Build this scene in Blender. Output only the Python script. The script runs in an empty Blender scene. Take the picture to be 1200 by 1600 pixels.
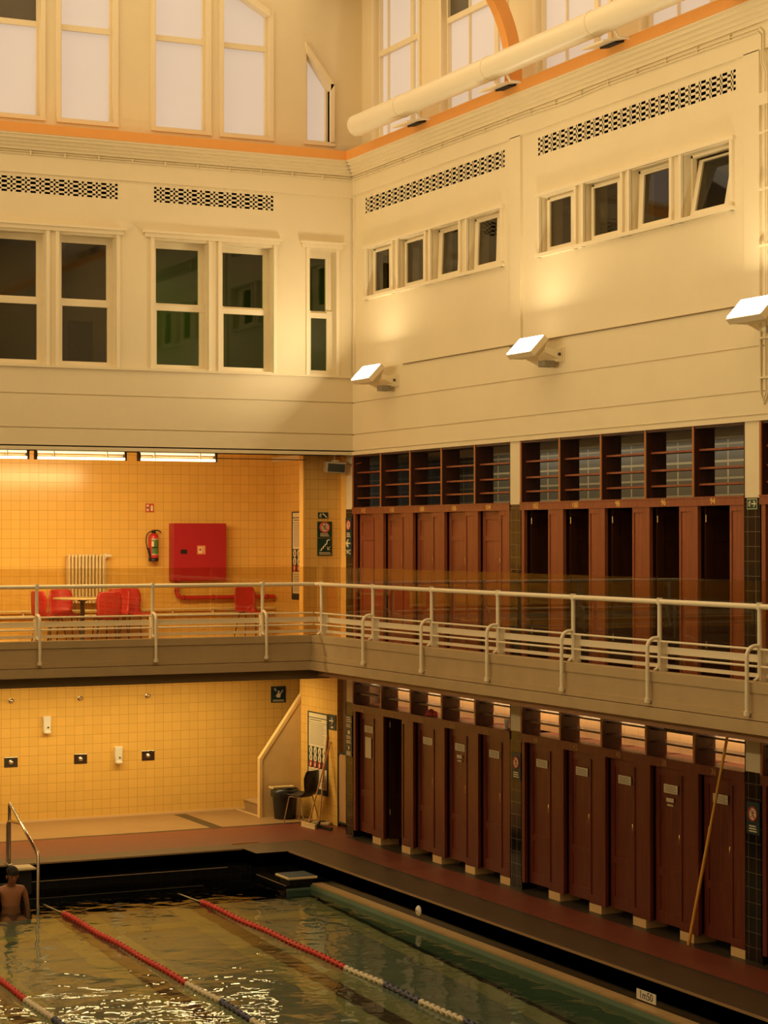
import bpy, bmesh, math, random
from mathutils import Vector, Matrix
random.seed(7)
PI = math.pi
sc = bpy.context.scene
COL = sc.collection

# ------------------------------------------------------------------ camera
cam_d = bpy.data.cameras.new('camera')
cam = bpy.data.objects.new('camera', cam_d)
COL.objects.link(cam)
yaw, pitch, roll = math.radians(25.6645), math.radians(0.6794), math.radians(-0.0321)
fw = Vector((math.sin(yaw)*math.cos(pitch), math.cos(yaw)*math.cos(pitch), math.sin(pitch)))
r0 = Vector((math.cos(yaw), -math.sin(yaw), 0)); u0 = r0.cross(fw)
rt = r0*math.cos(roll) + u0*math.sin(roll); up = -r0*math.sin(roll) + u0*math.cos(roll)
M = Matrix((rt, up, -fw)).transposed().to_4x4()
M.translation = Vector((-13.0157, -28.1794, 4.5343))
cam.matrix_world = M
cam_d.sensor_fit = 'HORIZONTAL'; cam_d.sensor_width = 36
cam_d.lens = 36*3205.14/1200
cam_d.clip_end = 200
sc.camera = cam

# ------------------------------------------------------------------ world, exposure
sc.view_settings.view_transform = 'Standard'
sc.view_settings.look = 'None'
sc.view_settings.gamma = 1
sc.view_settings.exposure = 0.0
sc.view_settings.use_curve_mapping = False
sc.cycles.use_denoising = True
sc.cycles.max_bounces = 8
sc.cycles.transparent_max_bounces = 12
W = bpy.data.worlds.new('world'); sc.world = W; W.use_nodes = True
W.node_tree.nodes['Background'].inputs[0].default_value = (0.45, 0.38, 0.26, 1)
W.node_tree.nodes['Background'].inputs[1].default_value = 0.2

WARM = (1.0, 0.78, 0.46)
def area(name, loc, rot, sx, sy, power, color=WARM, spread=180):
    l = bpy.data.lights.new(name, 'AREA'); l.shape = 'RECTANGLE'; l.size = sx; l.size_y = sy
    l.energy = power; l.color = color; l.spread = math.radians(spread)
    o = bpy.data.objects.new(name, l); COL.objects.link(o); o.location = loc; o.rotation_euler = rot
    return o
# glow of the vaulted ceiling over the pool (bounce of all the floodlights aimed at it)
area('ceiling_glow', (-6.5, -9.0, 12.9), (0, 0, 0), 12.0, 22.0, 600)
# added unseen fill lamp on the opposite side, brightening the upper right wall
area('opposite_fill', (-15.9, -9.0, 7.2), (0, math.radians(-118), 0), 0.5, 22.0, 800)
bpy.data.lights['opposite_fill'].spread = math.radians(115)
# gallery alcove and shower alcove tubes, corridors behind the cabins
TUBE = (1.0, 0.72, 0.30)

# ------------------------------------------------------------------ materials
MATS = {}
def mat(name, color, rough=0.6, metal=0.0, spec=0.5, noise=0.0, nscale=8.0, emit=None, estr=0.0, bump=0.0, bscale=40.0):
    if name in MATS: return MATS[name]
    m = bpy.data.materials.new(name); m.use_nodes = True
    nt = m.node_tree; b = nt.nodes['Principled BSDF']
    b.inputs['Base Color'].default_value = (*color, 1)
    b.inputs['Roughness'].default_value = rough
    b.inputs['Metallic'].default_value = metal
    b.inputs['Specular IOR Level'].default_value = spec
    tc = nt.nodes.new('ShaderNodeTexCoord')
    n = nt.nodes.new('ShaderNodeTexNoise'); n.inputs['Scale'].default_value = nscale; n.inputs['Detail'].default_value = 5
    nt.links.new(tc.outputs['Object'], n.inputs['Vector'])
    cr = nt.nodes.new('ShaderNodeMix'); cr.data_type = 'RGBA'
    k = max(noise, 0.02)
    cr.inputs[6].default_value = (*[c*(1-k) for c in color], 1)
    cr.inputs[7].default_value = (*[min(1, c*(1+k)) for c in color], 1)
    nt.links.new(n.outputs['Fac'], cr.inputs[0]); nt.links.new(cr.outputs[2], b.inputs['Base Color'])
    if bump:
        n2 = nt.nodes.new('ShaderNodeTexNoise'); n2.inputs['Scale'].default_value = bscale
        nt.links.new(tc.outputs['Object'], n2.inputs['Vector'])
        bp = nt.nodes.new('ShaderNodeBump'); bp.inputs['Strength'].default_value = bump; bp.inputs['Distance'].default_value = 0.01
        nt.links.new(n2.outputs['Fac'], bp.inputs['Height']); nt.links.new(bp.outputs['Normal'], b.inputs['Normal'])
    if emit:
        b.inputs['Emission Color'].default_value = (*emit, 1); b.inputs['Emission Strength'].default_value = estr
    MATS[name] = m; return m

def tile_mat(name, axes, color, grout, size=(0.15, 0.15), rough=0.18, mortar=0.006, off=(0, 0), vary=0.06, bump=0.25):
    """square glazed tiles; axes picks the two object axes the grid runs along"""
    if name in MATS: return MATS[name]
    m = bpy.data.materials.new(name); m.use_nodes = True
    nt = m.node_tree; b = nt.nodes['Principled BSDF']
    tc = nt.nodes.new('ShaderNodeTexCoord'); sp = nt.nodes.new('ShaderNodeSeparateXYZ')
    nt.links.new(tc.outputs['Object'], sp.inputs[0])
    cb = nt.nodes.new('ShaderNodeCombineXYZ')
    for i, a in enumerate(axes):
        ad = nt.nodes.new('ShaderNodeMath'); ad.operation = 'ADD'; ad.inputs[1].default_value = off[i] + 30*size[i]*4
        nt.links.new(sp.outputs['XYZ'.index(a)], ad.inputs[0]); nt.links.new(ad.outputs[0], cb.inputs[i])
    br = nt.nodes.new('ShaderNodeTexBrick'); br.offset = 0; br.squash = 1
    br.inputs['Color1'].default_value = (*color, 1)
    br.inputs['Color2'].default_value = (*[c*(1-vary) for c in color], 1)
    br.inputs['Mortar'].default_value = (*grout, 1)
    br.inputs['Scale'].default_value = 1.0
    br.inputs['Mortar Size'].default_value = mortar/2
    br.inputs['Mortar Smooth'].default_value = 0.1
    br.inputs['Brick Width'].default_value = size[0]; br.inputs['Row Height'].default_value = size[1]
    nt.links.new(cb.outputs[0], br.inputs['Vector'])
    nt.links.new(br.outputs['Color'], b.inputs['Base Color'])
    bp = nt.nodes.new('ShaderNodeBump'); bp.inputs['Strength'].default_value = bump; bp.inputs['Distance'].default_value = 0.003
    bp.invert = True
    nz = nt.nodes.new('ShaderNodeTexNoise'); nz.inputs['Scale'].default_value = 5.0
    nt.links.new(tc.outputs['Object'], nz.inputs['Vector'])
    mx = nt.nodes.new('ShaderNodeMath'); mx.operation = 'ADD'
    nt.links.new(br.outputs['Fac'], mx.inputs[0]); nt.links.new(nz.outputs['Fac'], mx.inputs[1])
    nt.links.new(mx.outputs[0], bp.inputs['Height']); nt.links.new(bp.outputs['Normal'], b.inputs['Normal'])
    b.inputs['Roughness'].default_value = rough
    MATS[name] = m; return m

def wood_mat(name, c1, c2, rough=0.35, axis='Z'):
    if name in MATS: return MATS[name]
    m = bpy.data.materials.new(name); m.use_nodes = True
    nt = m.node_tree; b = nt.nodes['Principled BSDF']
    tc = nt.nodes.new('ShaderNodeTexCoord'); mp = nt.nodes.new('ShaderNodeMapping')
    mp.inputs['Scale'].default_value = (14, 14, 0.9) if axis == 'Z' else (14, 0.9, 14)
    n = nt.nodes.new('ShaderNodeTexNoise'); n.inputs['Scale'].default_value = 2.2; n.inputs['Detail'].default_value = 7
    n.inputs['Distortion'].default_value = 0.6
    nt.links.new(tc.outputs['Object'], mp.inputs[0]); nt.links.new(mp.outputs[0], n.inputs['Vector'])
    cr = nt.nodes.new('ShaderNodeValToRGB'); cr.color_ramp.elements[0].color = (*c1, 1); cr.color_ramp.elements[1].color = (*c2, 1)
    cr.color_ramp.elements[0].position = 0.3; cr.color_ramp.elements[1].position = 0.7
    nt.links.new(n.outputs['Fac'], cr.inputs[0]); nt.links.new(cr.outputs[0], b.inputs['Base Color'])
    b.inputs['Roughness'].default_value = rough
    MATS[name] = m; return m

def glass_mat(name, tint=(0.95, 0.93, 0.85), gloss_rough=0.02, ior=1.45, extra=0.0):
    if name in MATS: return MATS[name]
    m = bpy.data.materials.new(name); m.use_nodes = True
    nt = m.node_tree; nt.nodes.remove(nt.nodes['Principled BSDF'])
    out = nt.nodes['Material Output']
    t = nt.nodes.new('ShaderNodeBsdfTransparent'); t.inputs[0].default_value = (*tint, 1)
    g = nt.nodes.new('ShaderNodeBsdfGlossy'); g.inputs['Roughness'].default_value = gloss_rough
    f = nt.nodes.new('ShaderNodeFresnel'); f.inputs['IOR'].default_value = ior
    ad = nt.nodes.new('ShaderNodeMath'); ad.operation = 'ADD'; ad.inputs[1].default_value = extra; ad.use_clamp = True
    nt.links.new(f.outputs[0], ad.inputs[0])
    geo = nt.nodes.new('ShaderNodeNewGeometry'); inv = nt.nodes.new('ShaderNodeMath'); inv.operation = 'SUBTRACT'; inv.inputs[0].default_value = 1
    nt.links.new(geo.outputs['Backfacing'], inv.inputs[1])
    ml = nt.nodes.new('ShaderNodeMath'); ml.operation = 'MULTIPLY'; nt.links.new(ad.outputs[0], ml.inputs[0]); nt.links.new(inv.outputs[0], ml.inputs[1]); ad = ml
    mx = nt.nodes.new('ShaderNodeMixShader'); nt.links.new(ad.outputs[0], mx.inputs[0])
    nt.links.new(t.outputs[0], mx.inputs[1]); nt.links.new(g.outputs[0], mx.inputs[2])
    nt.links.new(mx.outputs[0], out.inputs[0])
    MATS[name] = m; return m

PLASTER = mat('cream_plaster', (0.80, 0.68, 0.44), 0.7, noise=0.05, nscale=1.5, bump=0.15, bscale=60)
FRAME = mat('cream_gloss_paint', (0.84, 0.72, 0.48), 0.4)
ORANGE = mat('orange_paint', (0.80, 0.36, 0.08), 0.6, noise=0.04)
CONC = mat('cream_concrete', (0.46, 0.33, 0.17), 0.8, noise=0.12, nscale=3, bump=0.2)
WHITEP = mat('white_rail_paint', (0.86, 0.76, 0.55), 0.3)
WOOD = wood_mat('mahogany', (0.22, 0.062, 0.028), (0.33, 0.10, 0.045))  # cabin wood; stronger light on the upper row put into the colour
WOOD_SHADED = wood_mat('mahogany_shaded', (0.105, 0.022, 0.014), (0.18, 0.038, 0.021))  # same cabin wood, darkened: shade of the poolside row put into the colour
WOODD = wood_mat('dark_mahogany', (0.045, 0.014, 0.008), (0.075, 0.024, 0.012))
BRASS = mat('brass', (0.85, 0.6, 0.22), 0.3, metal=1.0)
CHROME = mat('stainless_steel', (0.75, 0.72, 0.66), 0.2, metal=1.0)
BLACK = mat('black_plastic', (0.012, 0.012, 0.014), 0.4)
REDP = mat('red_plastic', (0.58, 0.035, 0.035), 0.35)
REDE = mat('red_enamel', (0.44, 0.018, 0.035), 0.35)
RUBBER = mat('black_rubber', (0.015, 0.014, 0.013), 0.7)
CREAMP = mat('cream_paint', (0.82, 0.66, 0.38), 0.35)
WHITE = mat('white_plastic', (0.85, 0.82, 0.74), 0.35)
PAPER = mat('paper', (0.80, 0.72, 0.52), 0.7)
PRINT = mat('grey_print', (0.28, 0.24, 0.18), 0.8)
NAVY = mat('navy_sign', (0.012, 0.04, 0.05), 0.4)
GREENS = mat('dark_green_sign', (0.01, 0.05, 0.03), 0.4)
SIGNW = mat('sign_cream', (0.82, 0.74, 0.50), 0.5)
SIGNR = mat('sign_red', (0.60, 0.07, 0.04), 0.5)
ALT = (0.88, 0.555, 0.145); ALG = (0.58, 0.31, 0.07)
TILE_XZ = tile_mat('yellow_wall_tile_across', 'XZ', ALT, ALG, off=(0.075, 0.0))
TILE_YZ = tile_mat('yellow_wall_tile_along', 'YZ', ALT, ALG)
BTILE_YZ = tile_mat('black_tile_along', 'YZ', (0.012, 0.012, 0.012), (0.16, 0.13, 0.08), size=(0.14, 0.158), rough=0.12, mortar=0.006, off=(0.0, 0.0), vary=0.3)
BTILE_XZ = tile_mat('black_tile_across', 'XZ', (0.008, 0.008, 0.008), (0.018, 0.016, 0.012), rough=0.12, mortar=0.004, vary=0.3)
CORR = tile_mat('cream_corridor_tile', 'YZ', (0.82, 0.52, 0.28), (0.5, 0.28, 0.12), size=(0.3, 0.15), rough=0.3)
GBLOCK = tile_mat('glass_block_wall', 'YZ', (0.16, 0.14, 0.10), (0.50, 0.42, 0.26), size=(0.38, 0.22), rough=0.3, mortar=0.03)

# ------------------------------------------------------------------ mesh helpers
class MB:
    def __init__(s): s.v = []; s.f = []; s.sm = []
    def add(s, vs, fs, smooth=False):
        n = len(s.v); s.v += [tuple(v) for v in vs]
        for f in fs: s.f.append([i+n for i in f]); s.sm.append(smooth)
        return s
    def box(s, x0, x1, y0, y1, z0, z1):
        if x0 > x1: x0, x1 = x1, x0
        if y0 > y1: y0, y1 = y1, y0
        if z0 > z1: z0, z1 = z1, z0
        vs = [(x0,y0,z0),(x1,y0,z0),(x1,y1,z0),(x0,y1,z0),(x0,y0,z1),(x1,y0,z1),(x1,y1,z1),(x0,y1,z1)]
        return s.add(vs, [(3,2,1,0),(4,5,6,7),(0,1,5,4),(1,2,6,5),(2,3,7,6),(3,0,4,7)])
    def obox(s, c, ax, ay, az):
        """box from centre and three half-extent vectors"""
        c, ax, ay, az = map(Vector, (c, ax, ay, az))
        vs = [c+sx*ax+sy*ay+sz*az for sz in (-1,1) for sx, sy in ((-1,-1),(1,-1),(1,1),(-1,1))]
        return s.add(vs, [(3,2,1,0),(4,5,6,7),(0,1,5,4),(1,2,6,5),(2,3,7,6),(3,0,4,7)])
    def tube(s, pts, r, n=10, cap=True, closed=False):
        pts = [Vector(p) for p in pts]; rs = r if isinstance(r, (list, tuple)) else [r]*len(pts)
        rings = []; prev = None
        for i, p in enumerate(pts):
            if closed: t = (pts[(i+1) % len(pts)]-pts[i-1])
            elif i == 0: t = pts[1]-p
            elif i == len(pts)-1: t = p-pts[i-1]
            else: t = (pts[i+1]-p).normalized()+(p-pts[i-1]).normalized()
            t = t.normalized() if t.length > 1e-9 else Vector((0,0,1))
            if prev is None:
                a = Vector((0,0,1)) if abs(t.z) < 0.9 else Vector((1,0,0))
                u = t.cross(a).normalized()
            else:
                u = (prev - t*prev.dot(t)); u = u.normalized() if u.length > 1e-6 else t.orthogonal().normalized()
            prev = u; w = t.cross(u)
            rings.append([p+(u*math.cos(2*PI*k/n)+w*math.sin(2*PI*k/n))*rs[i] for k in range(n)])
        vs = [v for ring in rings for v in ring]; fs = []
        m = len(rings)
        for i in range(m if closed else m-1):
            j = (i+1) % m
            for k in range(n): fs.append((i*n+k, i*n+(k+1)%n, j*n+(k+1)%n, j*n+k))
        s.add(vs, fs, True)
        if cap and not closed:
            s.add(rings[0], [tuple(range(n))[::-1]]); s.add(rings[-1], [tuple(range(n))])
        return s
    def lathe(s, prof, c=(0,0,0), n=20, axis='Z'):
        vs = []
        for (r, h) in prof:
            for k in range(n):
                a = 2*PI*k/n; p = (r*math.cos(a), r*math.sin(a), h)
                if axis == 'Y': p = (p[0], p[2], p[1])
                if axis == 'X': p = (p[2], p[0], p[1])
                vs.append((p[0]+c[0], p[1]+c[1], p[2]+c[2]))
        fs = [(i*n+k, i*n+(k+1)%n, (i+1)*n+(k+1)%n, (i+1)*n+k) for i in range(len(prof)-1) for k in range(n)]
        s.add(vs, fs, True)
        s.add(vs[:n], [tuple(range(n))[::-1]]); s.add(vs[-n:], [tuple(range(n))])
        return s
    def prism(s, poly, d0, d1, plane='XZ'):
        """polygon (2D) extruded between d0 and d1 on the remaining axis"""
        def P(a, b, d):
            return {'XZ': (a, d, b), 'YZ': (d, a, b), 'XY': (a, b, d)}[plane]
        n = len(poly)
        vs = [P(a, b, d0) for a, b in poly] + [P(a, b, d1) for a, b in poly]
        fs = [tuple(range(n)), tuple(range(2*n-1, n-1, -1))] + [(i, i+n, (i+1)%n+n, (i+1)%n) for i in range(n)]
        return s.add(vs, fs)
    def build(s, name, m, parent=None, loc=None, bevel=0):
        me = bpy.data.meshes.new(name); me.from_pydata(s.v, [], s.f)
        me.materials.append(m)
        bm = bmesh.new(); bm.from_mesh(me); bmesh.ops.recalc_face_normals(bm, faces=bm.faces); bm.to_mesh(me); bm.free()
        me.polygons.foreach_set('use_smooth', s.sm); me.update()
        o = bpy.data.objects.new(name, me); COL.objects.link(o)
        if parent: o.parent = parent
        if loc: o.location = loc
        if bevel:
            b = o.modifiers.new('bevel', 'BEVEL'); b.width = bevel; b.segments = 2; b.limit_method = 'ANGLE'
        return o
def B(*a): return MB().box(*a)

def tag(o, label, cat, group=None):
    o['label'] = label; o['category'] = cat
    if group: o['group'] = group
    return o
def thing(name, label, cat, loc=(0,0,0), rz=0, group=None):
    o = bpy.data.objects.new(name, None); COL.objects.link(o); o.location = loc; o.rotation_euler = (0, 0, rz)
    o.empty_display_size = 0.1
    return tag(o, label, cat, group)
def struct(o): o['kind'] = 'structure'; return o
def copy_tree(o, parent=None):
    c = o.copy(); COL.objects.link(c)
    if parent: c.parent = parent
    for ch in [k for k in KIDS.get(o.name, [])]: copy_tree(ch, c)
    return c
KIDS = {}
def index_kids(o):
    KIDS.clear()
    for k in bpy.data.objects:
        if k.parent: KIDS.setdefault(k.parent.name, []).append(k)
def arc(c, r, a0, a1, n, u, v):
    c, u, v = Vector(c), Vector(u), Vector(v)
    return [c+u*r*math.cos(a0+(a1-a0)*i/n)+v*r*math.sin(a0+(a1-a0)*i/n) for i in range(n+1)]
def text(name, s, m, parent, loc, rot, size, depth=0.002, align='CENTER', sx=1.0):
    cu = bpy.data.curves.new(name, 'FONT'); cu.body = s; cu.size = size; cu.extrude = depth
    cu.align_x = align; cu.align_y = 'CENTER'; cu.materials.append(m)
    tmp = bpy.data.objects.new(name, cu); COL.objects.link(tmp)
    me = bpy.data.meshes.new_from_object(tmp.evaluated_get(bpy.context.evaluated_depsgraph_get()))
    bpy.data.objects.remove(tmp); me.name = name
    if not me.materials: me.materials.append(m)
    o = bpy.data.objects.new(name, me); COL.objects.link(o); o.location = loc; o.rotation_euler = rot; o.scale = (sx, 1, 1)
    if parent: o.parent = parent
    return o
ROT_X = (PI/2, 0, 0)            # faces -y
ROT_Y = (PI/2, 0, -PI/2)        # faces -x

def grid_wall(rng, holes, plane, d0, d1, name, m, kind=True):
    """wall slab with rectangular holes; plane 'XZ' (depth along y) or 'YZ' (depth along x)"""
    a0, a1, b0, b1 = rng
    A = sorted({a0, a1, *[h[0] for h in holes], *[h[1] for h in holes]}); A = [a for a in A if a0 <= a <= a1]
    Bq = sorted({b0, b1, *[h[2] for h in holes], *[h[3] for h in holes]}); Bq = [b for b in Bq if b0 <= b <= b1]
    mb = MB()
    for j in range(len(Bq)-1):
        run = None
        for i in range(len(A)-1):
            ca, cb = (A[i]+A[i+1])/2, (Bq[j]+Bq[j+1])/2
            solid = not any(h[0] < ca < h[1] and h[2] < cb < h[3] for h in holes)
            if solid: run = (run[0], A[i+1]) if run else (A[i], A[i+1])
            if run and (not solid or i == len(A)-2):
                if plane == 'XZ': mb.box(run[0], run[1], d0, d1, Bq[j], Bq[j+1])
                else: mb.box(d0, d1, run[0], run[1], Bq[j], Bq[j+1])
                run = None
    o = mb.build(name, m)
    return struct(o) if kind else o

# ------------------------------------------------------------------ levels
FL = 2.85            # gallery floor
CURB = 3.10
SOF = 5.76           # underside of the upper wall
XL, YN = -16.5, -33.0
ZC = 13.2

# ================================================================== UPPER WALLS
# far wall (left in the picture), plane y = 0
WZ0, WZ1 = 6.98, 8.83
LW = [(-5.62, -4.77), (-4.58, -3.73), (-3.16, -2.32), (-2.12, -1.29), (-0.71, -0.27)]
LWG = [(-5.53, -4.86), (-4.49, -3.82), (-3.07, -2.41), (-2.03, -1.38), (-0.62, -0.36)]
def left_upper_wall():
    gr = [(-5.58, -3.71), (-3.16, -1.29)]
    # recessed middle zone, solid bands below and above
    holes = [(a, b, WZ0, WZ1) for a, b in LW] + [(a, b, 9.385, 9.605) for a, b in gr]
    grid_wall((XL, 0.35, 6.95, 9.66), holes, 'XZ', 0.025, 0.35, 'wall_far_upper', PLASTER)
    mb = MB()
    for z0, z1 in ((5.83, 6.06), (6.08, 6.54), (6.56, 6.95)): mb.box(XL, 0.35, 0, 0.35, z0, z1)
    mb.box(XL, 0.35, 0.02, 0.35, SOF, 6.95)
    mb.box(XL, 0.0, -0.02, 0.0, SOF, 5.81)
    mb.box(XL, 0.35, 0, 0.35, 9.66, 10.02)
    mb.box(XL, 0, -0.035, 0.0, 6.925, 6.96)
    struct(mb.build('wall_far_band', PLASTER))
left_upper_wall()
def right_upper_wall():
    bays = [(-4.87, -0.02), (-10.02, -5.152), (-15.17, -10.30)]
    RWO = [(0.48, 1.33), (1.55, 2.39), (2.59, 3.43), (3.67, 4.60)]
    holes = []
    for b in range(2):
        for a0, a1 in RWO:
            s0, s1 = a0+5.152*b, a1+5.152*b
            holes.append((-s1, -s0, 8.12, 8.83))
        holes.append((-(4.68+5.152*b), -(0.39+5.165*b), 9.375, 9.60))
    mb_w = grid_wall((-24, 0.0, 7.0, 9.70), holes, 'YZ', 0.035, 0.35, 'wall_right_upper', PLASTER)
    mb = MB()
    for z0, z1 in ((5.83, 6.06), (6.08, 6.54), (6.56, 7.0)): mb.box(0, 0.35, -24, 0, z0, z1)
    mb.box(0.02, 0.35, -24, 0, SOF, 7.0)
    mb.box(-0.02, 0, -24, -0.0, SOF, 5.81)
    mb.box(0, 0.35, -24, 0, 9.70, 10.02)
    for a, b in ((-5.152, -4.87), (-10.30, -10.02), (-15.45, -15.17), (-0.03, 0.0)):
        mb.box(0, 0.04, a, b, 6.99, 9.71)
    struct(mb.build('wall_right_band', PLASTER))
    return holes
right_upper_wall()

# cornice: stepped profile swept round the corner
def cornice():
    steps = [(-0.04, 9.985, 10.03), (-0.075, 10.03, 10.075), (-0.115, 10.075, 10.12), (-0.16, 10.12, 10.165), (-0.19, 10.165, 10.19)]
    mb = MB()
    for d, z0, z1 in steps:
        mb.box(XL, -d, d, 0.40, z0, z1); mb.box(d, 0.40, -24, 0.40, z0, z1)
    struct(mb.build('trim_1', PLASTER))
    mb = MB(); d = -0.2
    mb.box(XL, 0.2, d, 0.28, 10.19, 10.325); mb.box(d, 0.28, -24, 0.28, 10.19, 10.325)
    struct(mb.build('trim_2', ORANGE))
cornice()

# clerestory walls, set back
CL = [(-5.62, -4.78), (-4.48, -3.69), (-3.05, -2.25)]
def clerestory():
    mb = MB()
    z0 = 10.325; zs = 10.52; zt = 13.0
    # far side: piers, sill, and shaped heads over the two cut-off lights
    for a, b in ((XL, -5.62), (-4.78, -4.48), (-3.69, -3.05), (-2.25, -1.98), (-1.12, -0.63), (-0.14, 0.6)):
        mb.box(a, b, 0.30, 0.6, zs, zt)
    mb.box(XL, 0.6, 0.27, 0.6, z0, zs)
    mb.prism([(-1.12, zs), (-1.12, zt), (-1.98, zt), (-1.98, 12.80), (-1.25, 12.40), (-1.25, zs)], 0.30, 0.6)
    mb.prism([(-0.63, 11.92), (-0.63, zt), (-0.14, zt), (-0.14, zs), (-0.25, zs), (-0.25, 11.39)], 0.30, 0.6)
    struct(mb.build('wall_far_clerestory', PLASTER))
    mb = MB()
    for s0, s1 in ((-0.6, 0.17), (1.66, 2.41), (4.25, 5.08), (6.85, 7.6), (9.4, 10.2), (12.0, 12.8), (14.5, 24)):
        mb.box(0.30, 0.6, -s1, -s0, zs, zt)
    mb.box(0.27, 0.6, -24, 0.6, z0, zs)
    struct(mb.build('wall_right_clerestory', PLASTER))
clerestory()
SKYP = mat('frosted_pane', (0.40, 0.36, 0.34), 0.5, emit=(0.92, 0.74, 0.58), estr=0.44, noise=0.04, nscale=2)
DARKP = mat('dark_pane', (0.10, 0.08, 0.05), 0.3)
def cler_windows():
    n = [0]
    def wroot(label):
        n[0] += 1
        o = bpy.data.objects.new('window_%d' % n[0], None); COL.objects.link(o); o['kind'] = 'structure'; o['label'] = label
        return o
    fx = []
    for k, (a, b) in enumerate(CL+[(-1.98, -1.25), (-0.63, -0.25)]):
        w = wroot('frosted clerestory window, number %d from the frame edge on the far wall' % (k+1))
        if k < 3: poly = [(a, 10.52), (b, 10.52), (b, 13.0), (a, 13.0)]
        elif k == 3: poly = [(a, 10.52), (b, 10.52), (b, 12.42), (a, 12.82)]
        else: poly = [(a, 10.52), (b, 10.52), (b, 11.40), (a, 11.94)]
        MB().prism(poly, 0.42, 0.44).build('pane', SKYP, w)
        f = MB()
        f.box(a, a+0.035, 0.36, 0.42, 10.52, poly[3][1]); f.box(b-0.035, b, 0.36, 0.42, 10.52, poly[2][1])
        f.box(a+0.002, b-0.002, 0.355, 0.418, 10.523, 10.56)
        if k < 4: f.box(a+0.002, b-0.002, 0.355, 0.418, 11.83, 11.91)
        for q0, q1 in ((a-0.07, a-0.002), (b+0.002, b+0.07)):
            if not (k == 4): f.box(q0, q1, 0.27, 0.302, 10.53, poly[3 if q0 < a else 2][1]+0.03)
        f.box(a-0.07, b+0.07, 0.24, 0.30, 10.47, 10.53)
        if k == 3: f.prism([(a, 12.74), (b, 12.34), (b, 12.44), (a, 12.84)], 0.24, 0.42)
        if k == 4: f.prism([(a, 11.86), (b, 11.32), (b+0.06, 11.42), (a-0.04, 12.02)], 0.24, 0.42); f.box(b, b+0.06, 0.24, 0.42, 10.52, 11.42)
        f.build('window_frame', FRAME, w)
        if k == 0: B(a, b, 0.44, 0.45, 11.9, 13.0).build('pane', DARKP, w).location.y = -0.04
    for s0, s1, bars in ((0.17, 1.66, (0.44, 1.26)), (2.41, 4.25, (3.04, 3.82)), (5.08, 6.85, (5.67, 6.4)), (7.6, 9.4, (8.2, 8.9)), (10.2, 12.0, (10.8, 11.4))):
        w = wroot('frosted clerestory window on the right wall above the duct')
        B(0.42, 0.44, -s1, -s0, 10.52, 13.0).build('pane', SKYP, w)
        f = MB()
        f.box(0.36, 0.42, -s0-0.035, -s0, 10.52, 13); f.box(0.36, 0.42, -s1, -s1+0.035, 10.52, 13)
        f.box(0.355, 0.418, -s1+0.002, -s0-0.002, 10.523, 10.56); f.box(0.355, 0.418, -s1+0.002, -s0-0.002, 11.80, 11.88)
        f.box(0.27, 0.302, -s0+0.002, -s0+0.07, 10.53, 13); f.box(0.27, 0.302, -s1-0.07, -s1-0.002, 10.53, 13); f.box(0.24, 0.30, -s1-0.08, -s0+0.08, 10.47, 10.53)
        for i, q in enumerate(bars): f.box(0.38, 0.415, -q-(0.012 if i == 0 else 0.05), -q+(0.012 if i == 0 else 0.05), 10.52, 13)
        f.build('window_frame', FRAME, w)
        if s0 in (2.41,): B(0.40, 0.41, -3.03, -2.45, 11.88, 13).build('pane', DARKP, w)
    return n[0]
NW = cler_windows()

# orange transverse arches springing at the piers
for s in (5.0, 10.16):
    R = 1.8; xo0 = 0.06; cx, cz = xo0-R, 10.55; th = 0.17
    mb = MB(); vs = []; y0, y1 = -s-0.10, -s+0.06
    for i in range(25):
        a = (PI/2)*i/24
        xo, zo, xi, zi = cx+R*math.cos(a), cz+R*math.sin(a), cx+(R-th)*math.cos(a), cz+(R-th)*math.sin(a)
        vs += [(xo, y0, zo), (xi, y0, zi), (xi, y1, zi), (xo, y1, zo)]
    mb.add(vs, [(4*i+k, 4*i+(k+1)%4, 4*i+4+(k+1)%4, 4*i+4+k) for i in range(24) for k in range(4)])
    mb.box(XL, cx, y0, y1, cz+R-th, cz+R); mb.box(xo0-th, xo0, y0, y1, 10.32, cz)
    struct(mb.build('beam_arch', ORANGE))

# shell: ceiling, the two sides behind the camera's field
VAULT = mat('vault_plaster', (0.80, 0.68, 0.45), 0.8)
struct(B(XL-0.3, 0.6, YN-0.3, 0.6, ZC, ZC+0.3).build('ceiling', VAULT))
struct(B(XL-0.3, XL, YN, 0.6, -2.2, ZC).build('wall_left', VAULT))
struct(B(XL-0.3, 0.6, YN-0.3, YN, -2.2, ZC).build('wall_near', VAULT))
struct(B(0.05, 0.6, -24.3, -24, 0, ZC).build('wall_right_return', VAULT))
struct(B(0.05, 0.6, YN, -24.3, 0, ZC).build('wall_right_near', VAULT))

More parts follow.
